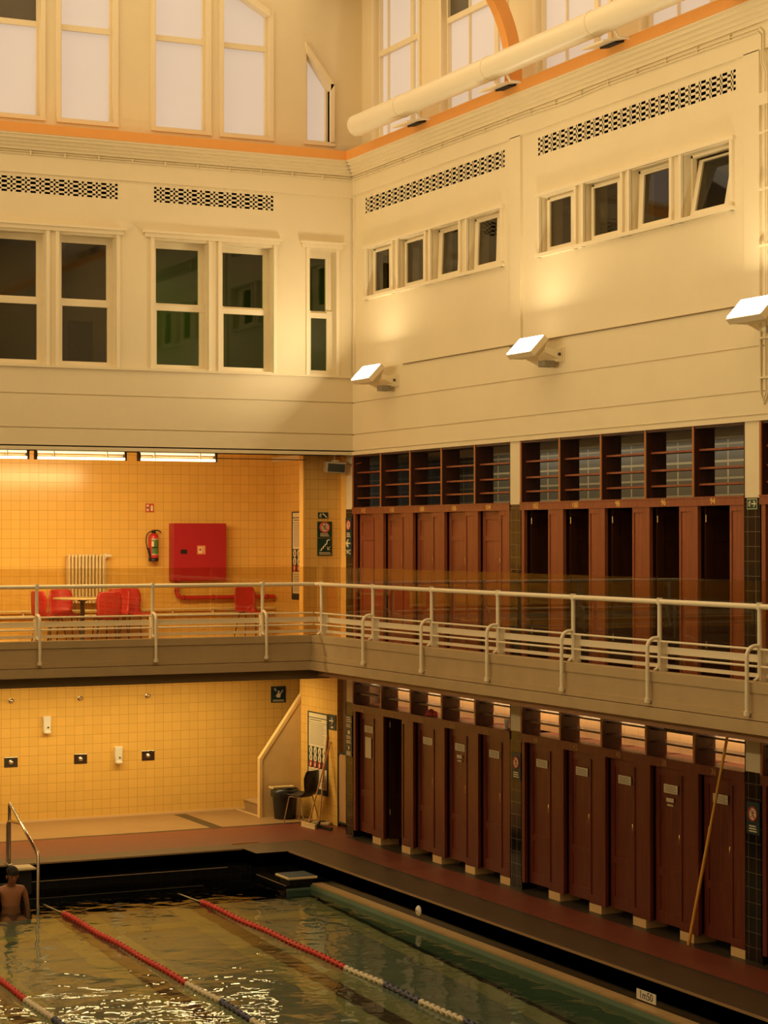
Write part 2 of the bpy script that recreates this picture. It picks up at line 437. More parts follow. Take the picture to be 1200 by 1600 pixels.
# ------------------------------------------------------------------ sash windows, far wall
PANE = glass_mat('window_glass', (0.62, 0.58, 0.42), 0.03, 1.5, 0.03)
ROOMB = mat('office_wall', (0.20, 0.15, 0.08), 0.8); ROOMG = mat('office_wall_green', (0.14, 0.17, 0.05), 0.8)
LABW = ['dark sash window cut by the left frame edge', 'dark sash window with a box behind its lower pane, left of the plain pier',
        'sash window with greenish light behind it, just right of the plain pier', 'greenish sash window beside the narrow one',
        'narrow single sash window next to the room corner']
for k, ((a, b), (ga, gb)) in enumerate(zip(LW, LWG)):
    w = bpy.data.objects.new('window_%d' % (NW+1+k), None); COL.objects.link(w); w['kind'] = 'structure'; w['label'] = LABW[k]
    f = MB()
    z0, z1, zm0, zm1 = 7.04, 8.74, 7.83, 7.94
    for lo, hi, yb in ((z0-0.05, zm1-0.0, 0.16), (zm0+0.045, z1+0.05, 0.20)):
        f.box(a, ga, yb, yb+0.045, lo, hi); f.box(gb, b, yb, yb+0.045, lo, hi)
    f.box(a, b, 0.157, 0.209, WZ0, z0); f.box(a, b, 0.197, 0.249, z1, WZ1)
    f.box(a+0.002, b-0.002, 0.156, 0.208, zm0, zm1-0.03); f.box(a+0.002, b-0.002, 0.197, 0.243, zm0+0.045, zm1)
    f.build('sash', FRAME, w)
    B(ga, gb, 0.185, 0.19, z0, zm0).build('pane', PANE, w)
    B(ga, gb, 0.225, 0.23, zm1, z1).build('pane', PANE, w)
    c = MB()
    for q in ((a-0.05, a), (b, b+0.05)):
        c.box(q[0], q[1], 0.0, 0.03, WZ0-0.02, WZ1+0.04)
    c.build('casing', FRAME, w)
# head mouldings and post casings
def heads():
    for k, (a, b) in enumerate(((XL+9, -3.60), (-3.33, -1.17), (-0.86, -0.14))):
        mb = MB(); mb.box(a, b, -0.05, 0.03, 8.93, 8.965); mb.box(a+0.03, b-0.03, -0.02, 0.03, 8.87, 8.93)
        struct(mb.build('trim_%d' % (3+k), FRAME))
heads()
# office rooms behind
def room(x0, x1, y0, y1, z0, z1, m, name):
    mb = MB(); t = 0.05
    mb.box(x0, x1, y1, y1+t, z0, z1); mb.box(x0-t, x0, y0, y1, z0, z1); mb.box(x1, x1+t, y0, y1, z0, z1)
    mb.box(x0, x1, y0, y1, z0-t, z0); mb.box(x0, x1, y0, y1, z1, z1+t)
    return struct(mb.build(name, m))
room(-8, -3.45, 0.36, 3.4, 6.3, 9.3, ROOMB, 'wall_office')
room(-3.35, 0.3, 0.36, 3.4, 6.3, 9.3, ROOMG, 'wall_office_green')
def cabinet():
    t = thing('filing_cabinet', 'dark office cabinet seen through the sash window left of the plain pier', 'cabinet', (-4.05, 0.9, 6.3))
    B(-0.19, 0.19, -0.2, 0.2, 0, 1.38).build('body', mat('dark_green_metal', (0.015, 0.02, 0.012), 0.5), t, bevel=0.01)
    B(-0.17, 0.17, -0.215, -0.2, 0.72, 1.34).build('door', mat('dark_green_metal', (0,0,0)), t)
    B(-0.17, 0.17, -0.215, -0.2, 0.06, 0.68).build('door', mat('dark_green_metal', (0,0,0)), t)
cabinet()
area('office_lamp', (-2.6, 1.6, 9.2), (0, 0, 0), 0.6, 0.6, 45, (0.55, 1.0, 0.25))
area('office_lamp_dim', (-5.0, 2.0, 9.2), (0, 0, 0), 0.6, 0.6, 16, (1.0, 0.8, 0.45))

# ------------------------------------------------------------------ small hopper windows, right wall
GLR = [[(0.58, 1.06), (1.64, 2.17), (2.73, 3.22), (3.80, 4.32)], [(5.73, 6.25), (6.79, 7.33), (7.87, 8.42), (8.94, 9.51)]]
OPR = [(0.48, 1.33), (1.55, 2.39), (2.59, 3.43), (3.67, 4.60)]
k = 0
for b in range(2):
    for i, (o0, o1) in enumerate(OPR):
        o0 += 5.152*b; o1 += 5.152*b; k += 1
        w = bpy.data.objects.new('window_%d' % (NW+5+k), None); COL.objects.link(w); w['kind'] = 'structure'
        w['label'] = 'small hopper window number %d of its row on the right wall, %s bay' % (i+1, 'far' if b == 0 else 'near')
        g0, g1 = GLR[b][i]
        tilt = {(0, 0): 0.0, (0, 1): 0.0, (0, 2): 0.03, (0, 3): 0.02, (1, 0): 0.0, (1, 1): 0.0, (1, 2): 0.03, (1, 3): 0.13}[(b, i)]
        f = MB(); z0, z1 = 8.19, 8.77
        fr = [(-g1, -g0, z0, z1)]
        # outer fixed frame
        f.box(0.14, 0.20, -o1, -o1+0.03, 8.12, 8.83); f.box(0.14, 0.20, -o0-0.03, -o0, 8.12, 8.83)
        f.box(0.14, 0.20, -o1, -o0, 8.12, 8.14); f.box(0.14, 0.20, -o1, -o0, 8.80, 8.83)
        f.build('window_frame', FRAME, w)
        q0, q1 = o0+0.035, o1-0.035
        e = MB(); H = 8.795-8.145
        e.box(0, 0.045, -q1, -g1, 0, H); e.box(0, 0.045, -g0, -q0, 0, H); e.box(0, 0.045, -g1, -g0, 0, z0-8.145); e.box(0, 0.045, -g1, -g0, z1-8.145, H)
        so = e.build('sash', FRAME, w, loc=(0.10, 0, 8.145))
        so.rotation_euler = (0, math.atan2(tilt, H), 0)
        po = B(0.02, 0.025, -g1, -g0, z0-8.145, z1-8.145).build('pane', PANE, so)
        r = MB(); r.box(-0.0, 0.04, -o1-0.05, -o1, 8.07, 8.88); r.box(-0.0, 0.04, -o0, -o0+0.05, 8.07, 8.88)
        r.build('casing', FRAME, w)
for b in range(2):
    mb = MB(); y0, y1 = -(4.68+5.152*b), -(0.39+5.152*b)
    mb.box(-0.012, 0.04, y0, y1, 8.84, 8.88); mb.box(-0.02, 0.04, y0, y1, 8.07, 8.115)
    struct(mb.build('trim_%d' % (6+b), FRAME))
# plant room behind the hopper windows
mb = MB(); mb.box(2.6, 2.65, -11, 0.3, 7.4, 9.4); mb.box(0.36, 2.6, -11, 0.3, 9.4, 9.45); mb.box(0.36, 2.6, -11, 0.3, 7.35, 7.4); mb.box(0.36, 2.6, -11.05, -11, 7.4, 9.4); mb.box(0.36, 2.6, 0.3, 0.35, 7.4, 9.4)
struct(mb.build('wall_plant_room', ROOMB))
mb = MB()
for i in range(9): mb.box(2.0, 2.02, -10.9, -8.2, 7.9+i*0.13, 7.93+i*0.13)
for y in (-9.9, -9.3, -8.7): mb.box(2.02, 2.05, y, y+0.05, 7.8, 9.1)
tag(mb.build('slatted_screen', mat('grey_slats', (0.35, 0.30, 0.2), 0.6)), 'slatted screen seen through the tilted-open hopper window', 'screen')
area('plant_room_lamp', (1.4, -6, 9.3), (0, 0, 0), 0.5, 6, 8, (1, 0.8, 0.5))

# ------------------------------------------------------------------ pierced ventilation strips
DARKH = mat('dark_void', (0.02, 0.012, 0.006), 0.9)
def vent(name, label, a0, a1, plane):
    z0, z1 = (9.385, 9.605) if plane == 'XZ' else (9.375, 9.60)
    n = max(1, round((a1-a0)/0.205)); p = (a1-a0)/n
    mb = MB(); d0, d1 = (0.03, 0.06) if plane == 'XZ' else (0.036, 0.047)
    def bx(u0, u1, w0, w1):
        if plane == 'XZ': mb.box(u0, u1, d0, d1, w0, w1)
        else: mb.box(d0, d1, u0, u1, w0, w1)
    for i in range(n):
        u = a0+i*p
        for f0, f1 in (((0, 0.19), (0.43, 0.57), (0.81, 1.0)) if plane == 'XZ' else ((0, 0.22), (0.34, 0.44), (0.78, 1.0))): bx(u+f0*p, u+f1*p, z0, z1)
    h = (z1-z0)/3
    for j in range(4):
        zc = z0+0.012+j*(z1-z0-0.024)/3; bx(a0, a1, zc-0.019, zc+0.019)
    t = thing(name, label, 'vent', (0, 0, 0))
    mb.build('lattice', PLASTER, t)
    if plane == 'XZ': B(a0, a1, 0.07, 0.08, z0, z1).build('backing', DARKH, t)
    else: B(0.05, 0.06, a0, a1, z0, z1).build('backing', DARKH, t)
vent('ventilation_grille', 'pierced cream ventilation strip above the sash windows cut by the frame', -5.58, -3.71, 'XZ')
vent('ventilation_grille', 'pierced cream ventilation strip above the pair of greenish sash windows', -3.16, -1.29, 'XZ')
vent('ventilation_grille', 'pierced ventilation strip above the row of small windows nearest the corner', -4.68, -0.39, 'YZ')
vent('ventilation_grille', 'pierced ventilation strip above the row of small windows with one tilted open', -9.832, -5.555, 'YZ')

# ------------------------------------------------------------------ white round duct along the right wall
def duct():
    t = thing('ventilation_duct', 'long round cream ventilation duct running along the right wall below the clerestory', 'duct', (-0.45, -1.12, 10.52))
    mb = MB(); mb.tube([(0, 0, 0), (0, -14, 0)], 0.155, 32); mb.build('pipe', WHITEP, t)
    MB().lathe([(0.0, 0.0), (0.12, 0.0), (0.155, 0.008), (0.16, 0.02), (0.16, -0.02)], (0, 0, 0), 32, 'Y').build('end_cap', WHITEP, t)
    for y in (-1.5, -4.05, -6.6, -9.1): MB().tube([(0, y, 0), (0, y-0.02, 0)], 0.161, 32).build('collar', WHITEP, t)
    for y in (-1.55, -4.1, -6.65, -9.2):
        h = MB(); h.obox((0.10, y, -0.235), (0.17, 0, 0.035), (0, 0.24, 0), (-0.003, 0, 0.012))
        o = h.build('outlet', WHITEP, t)
        MB().obox((0.20, y-0.02, -0.24), (0.07, 0, 0.014), (0, 0.17, 0), (-0.003, 0, 0.012)).build('slot', DARKH, o)
        MB().tube([(0.05, y-0.3, -0.15), (0.1, y-0.3, -0.22), (0.66, y-0.3, -0.22)], 0.018, 8).build('bracket', WHITEP, t)
duct()

# ------------------------------------------------------------------ conduits
def conduits():
    def clips(t, boxes):
        for q in boxes: MB().box(*q).build('clip', PLASTER, t)
    t = thing('cable_conduit', 'pair of thin cream cable pipes clipped under the cornice of the far wall', 'cable')
    for dz in (0, 0.035):
        MB().tube([(-6.5, -0.015, 9.925+dz), (-0.04, -0.015, 9.925+dz)], 0.009, 6).build('pipe', PLASTER, t)
    clips(t, [(-0.5-i*0.5, -0.515-i*0.5, -0.035, -0.001, 9.91, 9.975) for i in range(12)])
    t = thing('cable_conduit', 'thin cream cable pipes under the right wall cornice, turning down at the last floodlight', 'cable')
    for dz in (0, 0.035):
        MB().tube([(-0.018, -0.04, 9.925+dz), (-0.018, -5.3, 9.925+dz), (-0.018, -6.3, 9.90+dz), (-0.018, -7.2, 9.925+dz), (-0.018, -10.30-dz, 9.90+dz), (-0.018, -10.37-dz, 9.84+dz), (-0.018, -10.37-dz, 9.55), (-0.018, -10.43-dz, 9.45), (-0.018, -10.43-dz, 6.05), (-0.018, -10.38-dz, 5.95)], 0.009, 6).build('pipe', PLASTER, t)
    MB().tube([(-0.018, -10.34, 7.0), (-0.018, -10.34, 6.05), (-0.018, -10.40, 5.93)], 0.012, 6).build('pipe', PLASTER, t)
    B(-0.05, -0.001, -10.52, -10.36, 9.10, 9.22).build('junction_box', PLASTER, t)
    clips(t, [(-0.035, -0.001, -10.51, -10.32, z, z+0.02) for z in (8.8, 8.2, 7.6, 6.62, 6.20)] + [(-0.035, -0.001, -0.5-i*0.62, -0.515-i*0.62, 9.91, 9.975) for i in range(16)])
    t = thing('lamp_cable', 'thin cable run along the band joining the wall floodlights', 'cable')
    MB().tube([(-0.012, -1.75, 7.01), (-0.012, -10.3, 7.01)], 0.009, 6).build('pipe', mat('brown_cable', (0.25, 0.17, 0.08), 0.6), t)
conduits()

# ------------------------------------------------------------------ floodlights
LAMP = mat('floodlight_glass', (1, 1, 1), 0.3, emit=(1.0, 0.93, 0.80), estr=14)
def floodlight(y, label):
    t = thing('floodlight', label, 'floodlight', (0, y, 6.78), 0, 'wall floodlights')
    # face plane tilted upward: normal (-.77,0,.64)
    n = Vector((-0.72, 0, 0.69)); e = Vector((-0.69, 0, -0.72)); yv = Vector((0, 1, 0))
    c = Vector((-0.37, 0.30, 0.14))
    h = MB(); h.obox(c-n*0.045, e*0.15, yv*0.31, n*0.04)
    # tapered back
    q = c-n*0.085
    vs = [q+e*0.14+yv*0.29, q+e*0.14-yv*0.29, q-e*0.14-yv*0.29, q-e*0.14+yv*0.29]
    q2 = q-n*0.09; vs += [q2+e*0.07+yv*0.18, q2+e*0.07-yv*0.18, q2-e*0.07-yv*0.18, q2-e*0.07+yv*0.18]
    h.add(vs, [(0,1,2,3),(7,6,5,4),(0,4,5,1),(1,5,6,2),(2,6,7,3),(3,7,4,0)])
    h.build('housing', FRAME, t, bevel=0.006)
    MB().obox(c+n*0.002, e*0.135, yv*0.285, n*0.006).build('lens', LAMP, t)
    b = MB()
    for s in (-1,):
        b.prism([(-0.26, 0.02), (-0.12, -0.03), (-0.01, -0.08), (-0.01, 0.10), (-0.12, 0.06), (-0.26, 0.09)], 0.30-0.31-0.02, 0.30-0.31, 'XZ')
    b.prism([(-0.26, 0.02), (-0.12, -0.03), (-0.01, -0.08), (-0.01, 0.10), (-0.12, 0.06), (-0.26, 0.09)], 0.30+0.31, 0.30+0.33, 'XZ')
    b.box(-0.012, 0.0, -0.05, 0.65, -0.08, 0.10)
    b.build('bracket', FRAME, t)
    MB().lathe([(0.02, -0.006), (0.02, 0.006)], (-0.07, -0.035, 0.01), 10, 'Y').build('bolt', mat('dark_bolt', (0.06, 0.045, 0.03), 0.5), t)
    g = MB(); g.box(-0.22, -0.06, 0.08, 0.24, -0.14, -0.06); g.build('ballast_box', mat('grey_box', (0.30, 0.26, 0.18), 0.5), t, bevel=0.01)
    l = bpy.data.lights.new('floodlight_beam', 'AREA'); l.shape = 'RECTANGLE'; l.size = 0.27; l.size_y = 0.56; l.energy = 34; l.color = (1.0, 0.82, 0.52)
    lo = bpy.data.objects.new('floodlight_beam', l); COL.objects.link(lo); lo.parent = t
    z = -n; x = e; yy = z.cross(-x)  # light shines along its local -z
    Mx = Matrix((x, yv, n*-1)).transposed()
    zc = -n; xc = yv.cross(zc).normalized(); Mx = Matrix((xc, yv, zc)).transposed().to_4x4(); Mx.translation = c+n*0.03
    lo.matrix_local = Mx
    return t
floodlight(-1.55, 'lit floodlight on the right wall nearest the room corner')
floodlight(-6.22, 'lit floodlight on the pilaster between the two rows of small windows')
floodlight(-10.95, 'lit floodlight cut by the right frame edge above the pipe bundle')
floodlight(-15.8, 'lit floodlight further along the right wall')

# ================================================================== GALLERY LEVEL AND SHOWER ALCOVE
XA = 0.25; YB = 3.65
struct(B(XL, 0.9, YB, YB+0.2, -0.1, 2.5).build('wall_far_lower', TILE_XZ))
struct(B(XL, 0.9, YB, YB+0.2, 2.5, 6.0).build('wall_far_gallery', TILE_XZ))
SOFFIT = mat('alcove_ceiling_paint', (0.72, 0.50, 0.22), 0.5)
struct(B(XL, 3.0, 0.34, YB+0.2, 5.90, 5.95).build('ceiling_alcove', SOFFIT))
struct(B(XL, 0.0, 0.02, 0.35, SOF-0.0, 5.9).build('beam_alcove', SOFFIT))
# side wall of the alcove, with the stub pier in front of it
struct(B(XA, XA+0.15, 0.55, YB, FL, 5.9).build('wall_alcove_side', TILE_YZ))
struct(B(-0.62, 0.02, 0.43, 0.56, FL, 5.9).build('pillar_1', TILE_XZ))
struct(B(-0.635, -0.60, 0.42, 0.57, FL, 5.9).build('trim_8', mat('yellow_glaze', (0.86, 0.52, 0.14), 0.2)))
struct(B(-0.002, 0.15, 0.242, 0.44, FL, 5.9).build('pillar_2', mat('yellow_glaze', (0,0,0))))
# corner pillar of the right wall: black tile below, cream above
def pillar(y0, y1, n):
    struct(B(0.0, 0.22, y0-0.02, y1+0.01, FL, 4.945).build('pillar_%d' % n, BTILE_YZ))
    struct(B(0.004, 0.2, y0, y1, 4.945, SOF+0.01).build('pillar_%d' % (n+1), PLASTER))
    struct(B(0.0, 0.22, y0-0.02, y1+0.01, 0, 2.02).build('pillar_%d' % (n+2), BTILE_YZ))
    struct(B(0.004, 0.2, y0, y1, 2.02, 2.5).build('pillar_%d' % (n+3), PLASTER))
pillar(-0.0, 0.245, 3); pillar(-5.152, -4.872, 7); pillar(-10.304, -10.024, 11); pillar(-15.45, -15.17, 15)

# gallery slab with moulded face, following the corner
XE, YE = -1.05, -0.85
def slab():
    mb = MB()
    mb.box(XL, 3.0, YE+0.15, YB, 2.5, FL); mb.box(XE+0.15, 3.0, -24, YE+0.15, 2.5, FL)
    struct(mb.build('floor_gallery', mat('gallery_tile', (0.42, 0.22, 0.12), 0.4)))
    mb = MB()
    for d, z0, z1 in ((0.0, 2.80, 3.00), (-0.012, 3.0, CURB), (-0.02, 2.735, 2.80), (0.012, 2.725, 2.735), (-0.045, 2.60, 2.725)):
        mb.box(XL, XE+0.15, YE+d, YE+0.16, z0, z1); mb.box(XE+d, XE+0.16, -24, YE+0.16, z0, z1)
    struct(mb.build('trim_gallery_face', CONC))
    mb = MB(); mb.box(XL, 0.0, YE+0.10, YE+0.3, 2.46, 2.60); mb.box(XE+0.25, XE+0.4, -24, YE+0.16, 2.50, 2.60)
    struct(mb.build('beam_gallery', mat('shaded_beam', (0.24, 0.16, 0.08), 0.8)))  # darker than the slab face: the shadow on this beam is in the colour
slab()
# deck-level wall with the posters, stair parapet, steps
struct(B(XA, XA+0.1, 1.12, 2.6, 0, 2.5).build('wall_stair_side', tile_mat('yellow_tile_poster_wall', 'YZ', ALT, ALG)))
struct(B(0.0, 1.4, 0.235, 0.255, 0, 2.5).build('wall_passage', mat('passage_brown', (0.30, 0.16, 0.07), 0.7)))
struct(B(1.4, 1.5, 0.2, 3.6, 0, 2.5).build('wall_passage_end', mat('passage_brown', (0,0,0))))
PARA = mat('cream_parapet', (0.72, 0.52, 0.25), 0.6, noise=0.08)
def parapet():
    mb = MB().prism([(-0.46, 0), (-0.46, 0.93), (0.37, 2.08), (0.62, 2.5), (0.62, 0)], 2.56, 2.64, 'XZ')
    struct(mb.build('wall_stair_parapet', PARA))
    mb = MB(); mb.prism([(-0.475, 0), (-0.475, 0.95), (0.36, 2.11), (0.40, 2.08), (-0.43, 0.93), (-0.43, 0)], 2.55, 2.65, 'XZ')
    struct(mb.build('trim_stair_parapet', mat('parapet_edge', (0.86, 0.62, 0.28), 0.5)))
parapet()
def stairs():
    t = thing('staircase', 'terrazzo steps rising to the right behind the sloping cream parapet', 'stairs', (-0.3, 3.1, 0))
    for i in range(5):
        s = MB().box(i*0.27, i*0.27+0.29, -0.44, 0.54, 0, 0.18*(i+1)-0.03).build('step', mat('stair_terrazzo', (0.42, 0.28, 0.14), 0.5), t)
        MB().box(i*0.27-0.02, i*0.27+0.29, -0.44, 0.54, 0.18*(i+1)-0.03, 0.18*(i+1)).build('tread', mat('stair_tread', (0.62, 0.44, 0.22), 0.4), s)
    MB().box(-0.16, -0.13, -0.44, 0.54, 0, 0.012).build('nosing', mat('pale_strip', (0.8, 0.6, 0.3), 0.4), t)
stairs()

# ------------------------------------------------------------------ fluorescent fittings
TUBEM = mat('fluorescent_tube_glass', (1, 1, 1), 0.3, emit=(1.0, 0.80, 0.42), estr=4.5)
def tube_light(x0, x1, label):
    L = x1-x0
    t = thing('fluorescent_light', label, 'ceiling light', (x0, 0.24, 5.655), 0, 'alcove tube lights')
    b = MB(); b.box(0, L, 0.075, 0.10, 0.03, 0.055); b.build('batten', FRAME, t)
    for y, z, tm in ((0.0, 0.0, TUBEM), (0.03, 0.088, mat('tube_reflection_glow', (1, 1, 1), 0.3, emit=(1.0, 0.74, 0.36), estr=1.5))):  # upper dim tube is added, imitating the reflection of the lower one
        MB().tube([(0.03, y, z), (L-0.03, y, z)], 0.018, 12).build('tube', tm, t)
    for x in (0.0, L-0.03): B(x, x+0.03, -0.015, 0.075, -0.022, 0.10).build('lamp_holder', mat('brown_holder', (0.10, 0.06, 0.03), 0.6), t)
    for x in (L*0.2, L*0.78): B(x, x+0.008, -0.024, 0.08, -0.024, 0.10).build('clip', FRAME, t)
tube_light(-3.32, -2.10, 'lit fluorescent tube nearest the corner in the gallery alcove')
tube_light(-4.86, -3.50, 'lit fluorescent tube above the radiator')
tube_light(-6.4, -4.95, 'lit fluorescent tube cut by the left frame edge')
tube_light(-8.0, -6.6, 'lit fluorescent tube further along the alcove')
area('alcove_tubes', (-4.8, 0.30, 5.60), (math.radians(28), 0, 0), 5.4, 0.12, 200, TUBE)
t = thing('surface_cable', 'thin dark cable running right from the last lit tube in the gallery alcove', 'cable', (-2.1, 0.30, 5.69))
MB().tube([(0, 0, 0), (1.46, 0, 0.0)], 0.008, 6).build('wire', mat('brown_cable', (0,0,0)), t)
# shower tubes hidden behind the gallery beam
def under_light(x0, x1):
    t = thing('shower_light', 'fluorescent fitting under the gallery over the showers', 'ceiling light', (x0, 1.9, 2.46), 0, 'shower alcove lights')
    MB().tube([(0.03, 0, -0.04), (x1-x0-0.03, 0, -0.04)], 0.018, 10).build('tube', TUBEM, t)
    B(0, x1-x0, -0.04, 0.04, -0.012, 0.04).build('batten', FRAME, t)
under_light(-4.4, -2.9); under_light(-6.4, -4.9)
area('shower_tubes', (-3.5, 2.2, 2.38), (0, 0, 0), 6.2, 0.15, 125, TUBE)

# ------------------------------------------------------------------ railing
def railing(name, label, u0, u1, posts, axis, first=False):
    """axis 'Y': along y at x=-0.95 ; 'X': along x at y=-0.75"""
    t = thing(name, label, 'railing', (0, 0, 0))
    D = -0.95 if axis == 'Y' else -0.75
    def P(u, d, z): return (d, u, z) if axis == 'Y' else (u, d, z)
    MB().tube([P(u0, D, 3.84), P(u1, D, 3.84)], 0.028, 14).build('handrail', WHITEP, t)
    for z in (3.42, 3.25): MB().tube([P(u0, D, z), P(u1, D, z)], 0.012, 8).build('rail', WHITEP, t)
    for z0, z1 in ((3.285, 3.36), (3.135, 3.175)):
        mb = MB(); d0, d1 = D+0.07, D+0.085
        if axis == 'Y': mb.box(d0, d1, min(u0, u1), max(u0, u1)+0.07, z0, z1)
        else: mb.box(min(u0, u1), max(u0, u1)+0.10, d0, d1, z0, z1)
        mb.build('flat_bar', WHITEP, t)
    for u, br in posts:
        p = MB()
        p.tube([P(u, D, CURB+0.02), P(u, D, 3.84)], 0.024, 12)
        p.tube([P(u, D, 3.81), P(u, D, 3.88)], 0.032, 12)
        if axis == 'Y': p.box(D+0.0, D+0.09, u-0.02, u+0.02, CURB, 3.42)
        else: p.box(u-0.02, u+0.02, D, D+0.09, CURB, 3.42)
        # curled foot
        c = P(u, D-0.0, CURB+0.09)
        p.tube([P(u, D, CURB+0.12), P(u, D-0.005, CURB+0.07), P(u, D-0.03, CURB+0.035), P(u, D-0.07, CURB+0.015)], 0.017, 8)
        po = p.build('post', WHITEP, t)
        if br:
            q = MB(); E = D-0.155
            pts = [P(u, D, 3.455)] + [P(u, D-0.155+0.10-0.10*math.sin(a)*1.0 if False else D-0.055-0.10*math.sin(a), 3.455-0.10+0.10*math.cos(a)) for a in [PI/2*i/8 for i in range(9)]] + [P(u, E, 3.2), P(u, E, 2.79)]
            q.tube(pts, 0.021, 12); q.tube([P(u, E, 2.82), P(u, E, 2.775)], 0.032, 12)
            if axis == 'Y': q.box(E, XE, u-0.012, u+0.012, 2.79, 2.81)
            else: q.box(u-0.012, u+0.012, E, YE, 2.79, 2.81)
            q.build('bracket', WHITEP, t)
    return t
railing('gallery_railing', 'white tubular railing along the gallery in front of the upper cabins', -0.75, -18.9,
        [(-0.98, False)] + [(-2.72-1.775*i, True) for i in range(10)], 'Y')
railing('gallery_railing', 'white tubular railing along the gallery in front of the red chairs', -0.985, -8.6,
        [(-1.78-1.67*i, True) for i in range(5)], 'X')
GL = glass_mat('balustrade_glass', (0.90, 0.86, 0.74), 0.01, 1.5, 0.03)
def glass_run(label, axis, cuts):
    t = thing('glass_screen', label, 'glass screen')
    for a, b in zip(cuts, cuts[1:]):
        a, b = a-0.008, b+0.008
        (B(-0.80, -0.788, b, a, 3.12, 4.09) if axis == 'Y' else B(b, a, -0.60, -0.588, 3.12, 4.09)).build('glass_panel', GL, t)
glass_run('clear glass screen behind the railing in front of the upper cabins', 'Y', [-0.65-1.775*i for i in range(11)])
glass_run('clear glass screen behind the railing in front of the red chairs', 'X', [-0.85-1.67*i for i in range(6)])

# ------------------------------------------------------------------ changing cabins
PW = 0.9745
def make_cabin(z0, zh0, zh1, ztop, shelves, foot, name='changing_cabin'):
    """local frame: origin at far front corner on the floor, front in x=0, y runs negative"""
    t = bpy.data.objects.new(name, None); COL.objects.link(t)
    zb = z0 + (0.10 if foot else 0.04); WD = WOOD_SHADED if foot else WOOD
    B(-0.012, 0.03, -PW, 0, zh0, zh1).build('header', WD, t)
    B(-0.02, 0.03, -PW, 0, zh1-0.012, zh1+0.006).build('ledge', WD, t)
    B(0, 0.045, -0.09, 0, zb, zh0).build('stile', WD, t)
    f = MB()
    f.box(0, 0.04, -0.735, -0.70, zb, zh0); f.box(0, 0.04, -PW, -PW+0.05, zb, zh0)
    f.box(0, 0.04, -PW+0.05, -0.735, zh0-0.06, zh0); f.box(0, 0.04, -PW+0.05, -0.735, zb, zb+0.10)
    f.box(0.012, 0.035, -PW+0.05, -0.735, zb+0.10, zh0-0.06)
    f.build('fixed_panel', WD, t)
    # inner box: partitions, back, roof
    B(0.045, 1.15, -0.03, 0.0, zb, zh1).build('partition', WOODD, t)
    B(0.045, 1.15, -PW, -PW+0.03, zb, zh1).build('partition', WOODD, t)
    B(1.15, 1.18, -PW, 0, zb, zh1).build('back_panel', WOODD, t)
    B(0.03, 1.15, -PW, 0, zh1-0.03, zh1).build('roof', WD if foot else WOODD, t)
    # open shelf box above the header
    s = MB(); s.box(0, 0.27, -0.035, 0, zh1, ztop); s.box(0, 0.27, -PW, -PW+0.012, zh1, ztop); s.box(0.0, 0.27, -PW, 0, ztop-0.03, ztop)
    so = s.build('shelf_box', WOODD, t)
    B(-0.012, 0.0, -0.035, -0.001, zh1, ztop).build('edge_strip', mat('lit_edge', (0.40, 0.15, 0.045), 0.3), so)  # lighter wood colour stands for light reflected on the divider edges
    for z in shelves: B(0.06, 0.27, -PW+0.012, -0.035, z-0.012, z+0.01).build('shelf', WD if not foot else WOODD, t)
    if foot: B(0.0, 0.30, -PW, -0.70, z0, z0+0.105).build('foot_block', mat('cream_stone', (0.80, 0.55, 0.27), 0.6), t)
    return t
def add_door(t, z0, zh0, foot, is_open):
    WD = WOOD_SHADED if foot else WOOD; zb = z0 + (0.10 if foot else 0.04); H = zh0-zb; w = 0.590
    d = MB()
    d.box(0, 0.035, -0.09, 0, 0, H); d.box(0, 0.035, -w, -w+0.09, 0, H)
    d.box(0, 0.035, -w+0.09, -0.09, H-0.11, H); d.box(0, 0.035, -w+0.09, -0.09, 0, 0.14)
    d.box(0, 0.035, -w+0.09, -0.09, H*0.30, H*0.30+0.09) if foot else d.box(0, 0.035, -w+0.09, -0.09, H*0.80, H*0.80+0.07)
    d.box(0.012, 0.028, -w+0.09, -0.09, 0.14, H-0.11)
    o = d.build('door', WOODD if is_open else WD, t); o.location = (0.075, -0.093, zb)
    h = MB(); hy = -w+0.05; hz = H*0.66 if not foot else H*0.56
    h.box(-0.006, 0.0, hy-0.024, hy+0.024, hz-0.11, hz+0.11)
    h.tube([(-0.004, hy, hz-0.05), (-0.035, hy, hz-0.045), (-0.035, hy, hz+0.045), (-0.004, hy, hz+0.05)], 0.011, 8)
    h.tube([(-0.004, hy, hz-0.075), (-0.022, hy, hz-0.075)], 0.013, 10)
    h.build('handle', BRASS, o)
    for z in ((0.22*H, 0.93*H) if is_open else ()): MB().tube([(-0.004, -0.002, z-0.04), (-0.004, -0.002, z+0.04)], 0.01, 8).build('hinge', BRASS, o)
    if is_open: o.rotation_euler = (0, 0, math.radians(88)); o.location = (0.10, -0.105, zb)
    return o
def dup(o, parent=None):
    c = o.copy(); COL.objects.link(c)
    if parent is not None: c.parent = parent
    for k in list(o.children): dup(k, c)
    return c
def bump_children(o):
    return list(o.children)
NUM_UP = ['112', '110', '108', '106', '104', '102', '100', '98', '96', '94', '92']
NUM_LO = ['54', '52', '50', '48', '46', '44', '42', '40', '38', '36', '34']
BRASSP = mat('gilt_number', (0.95, 0.62, 0.16), 0.4)
NOTE = mat('cream_notice', (0.72, 0.62, 0.42), 0.6)
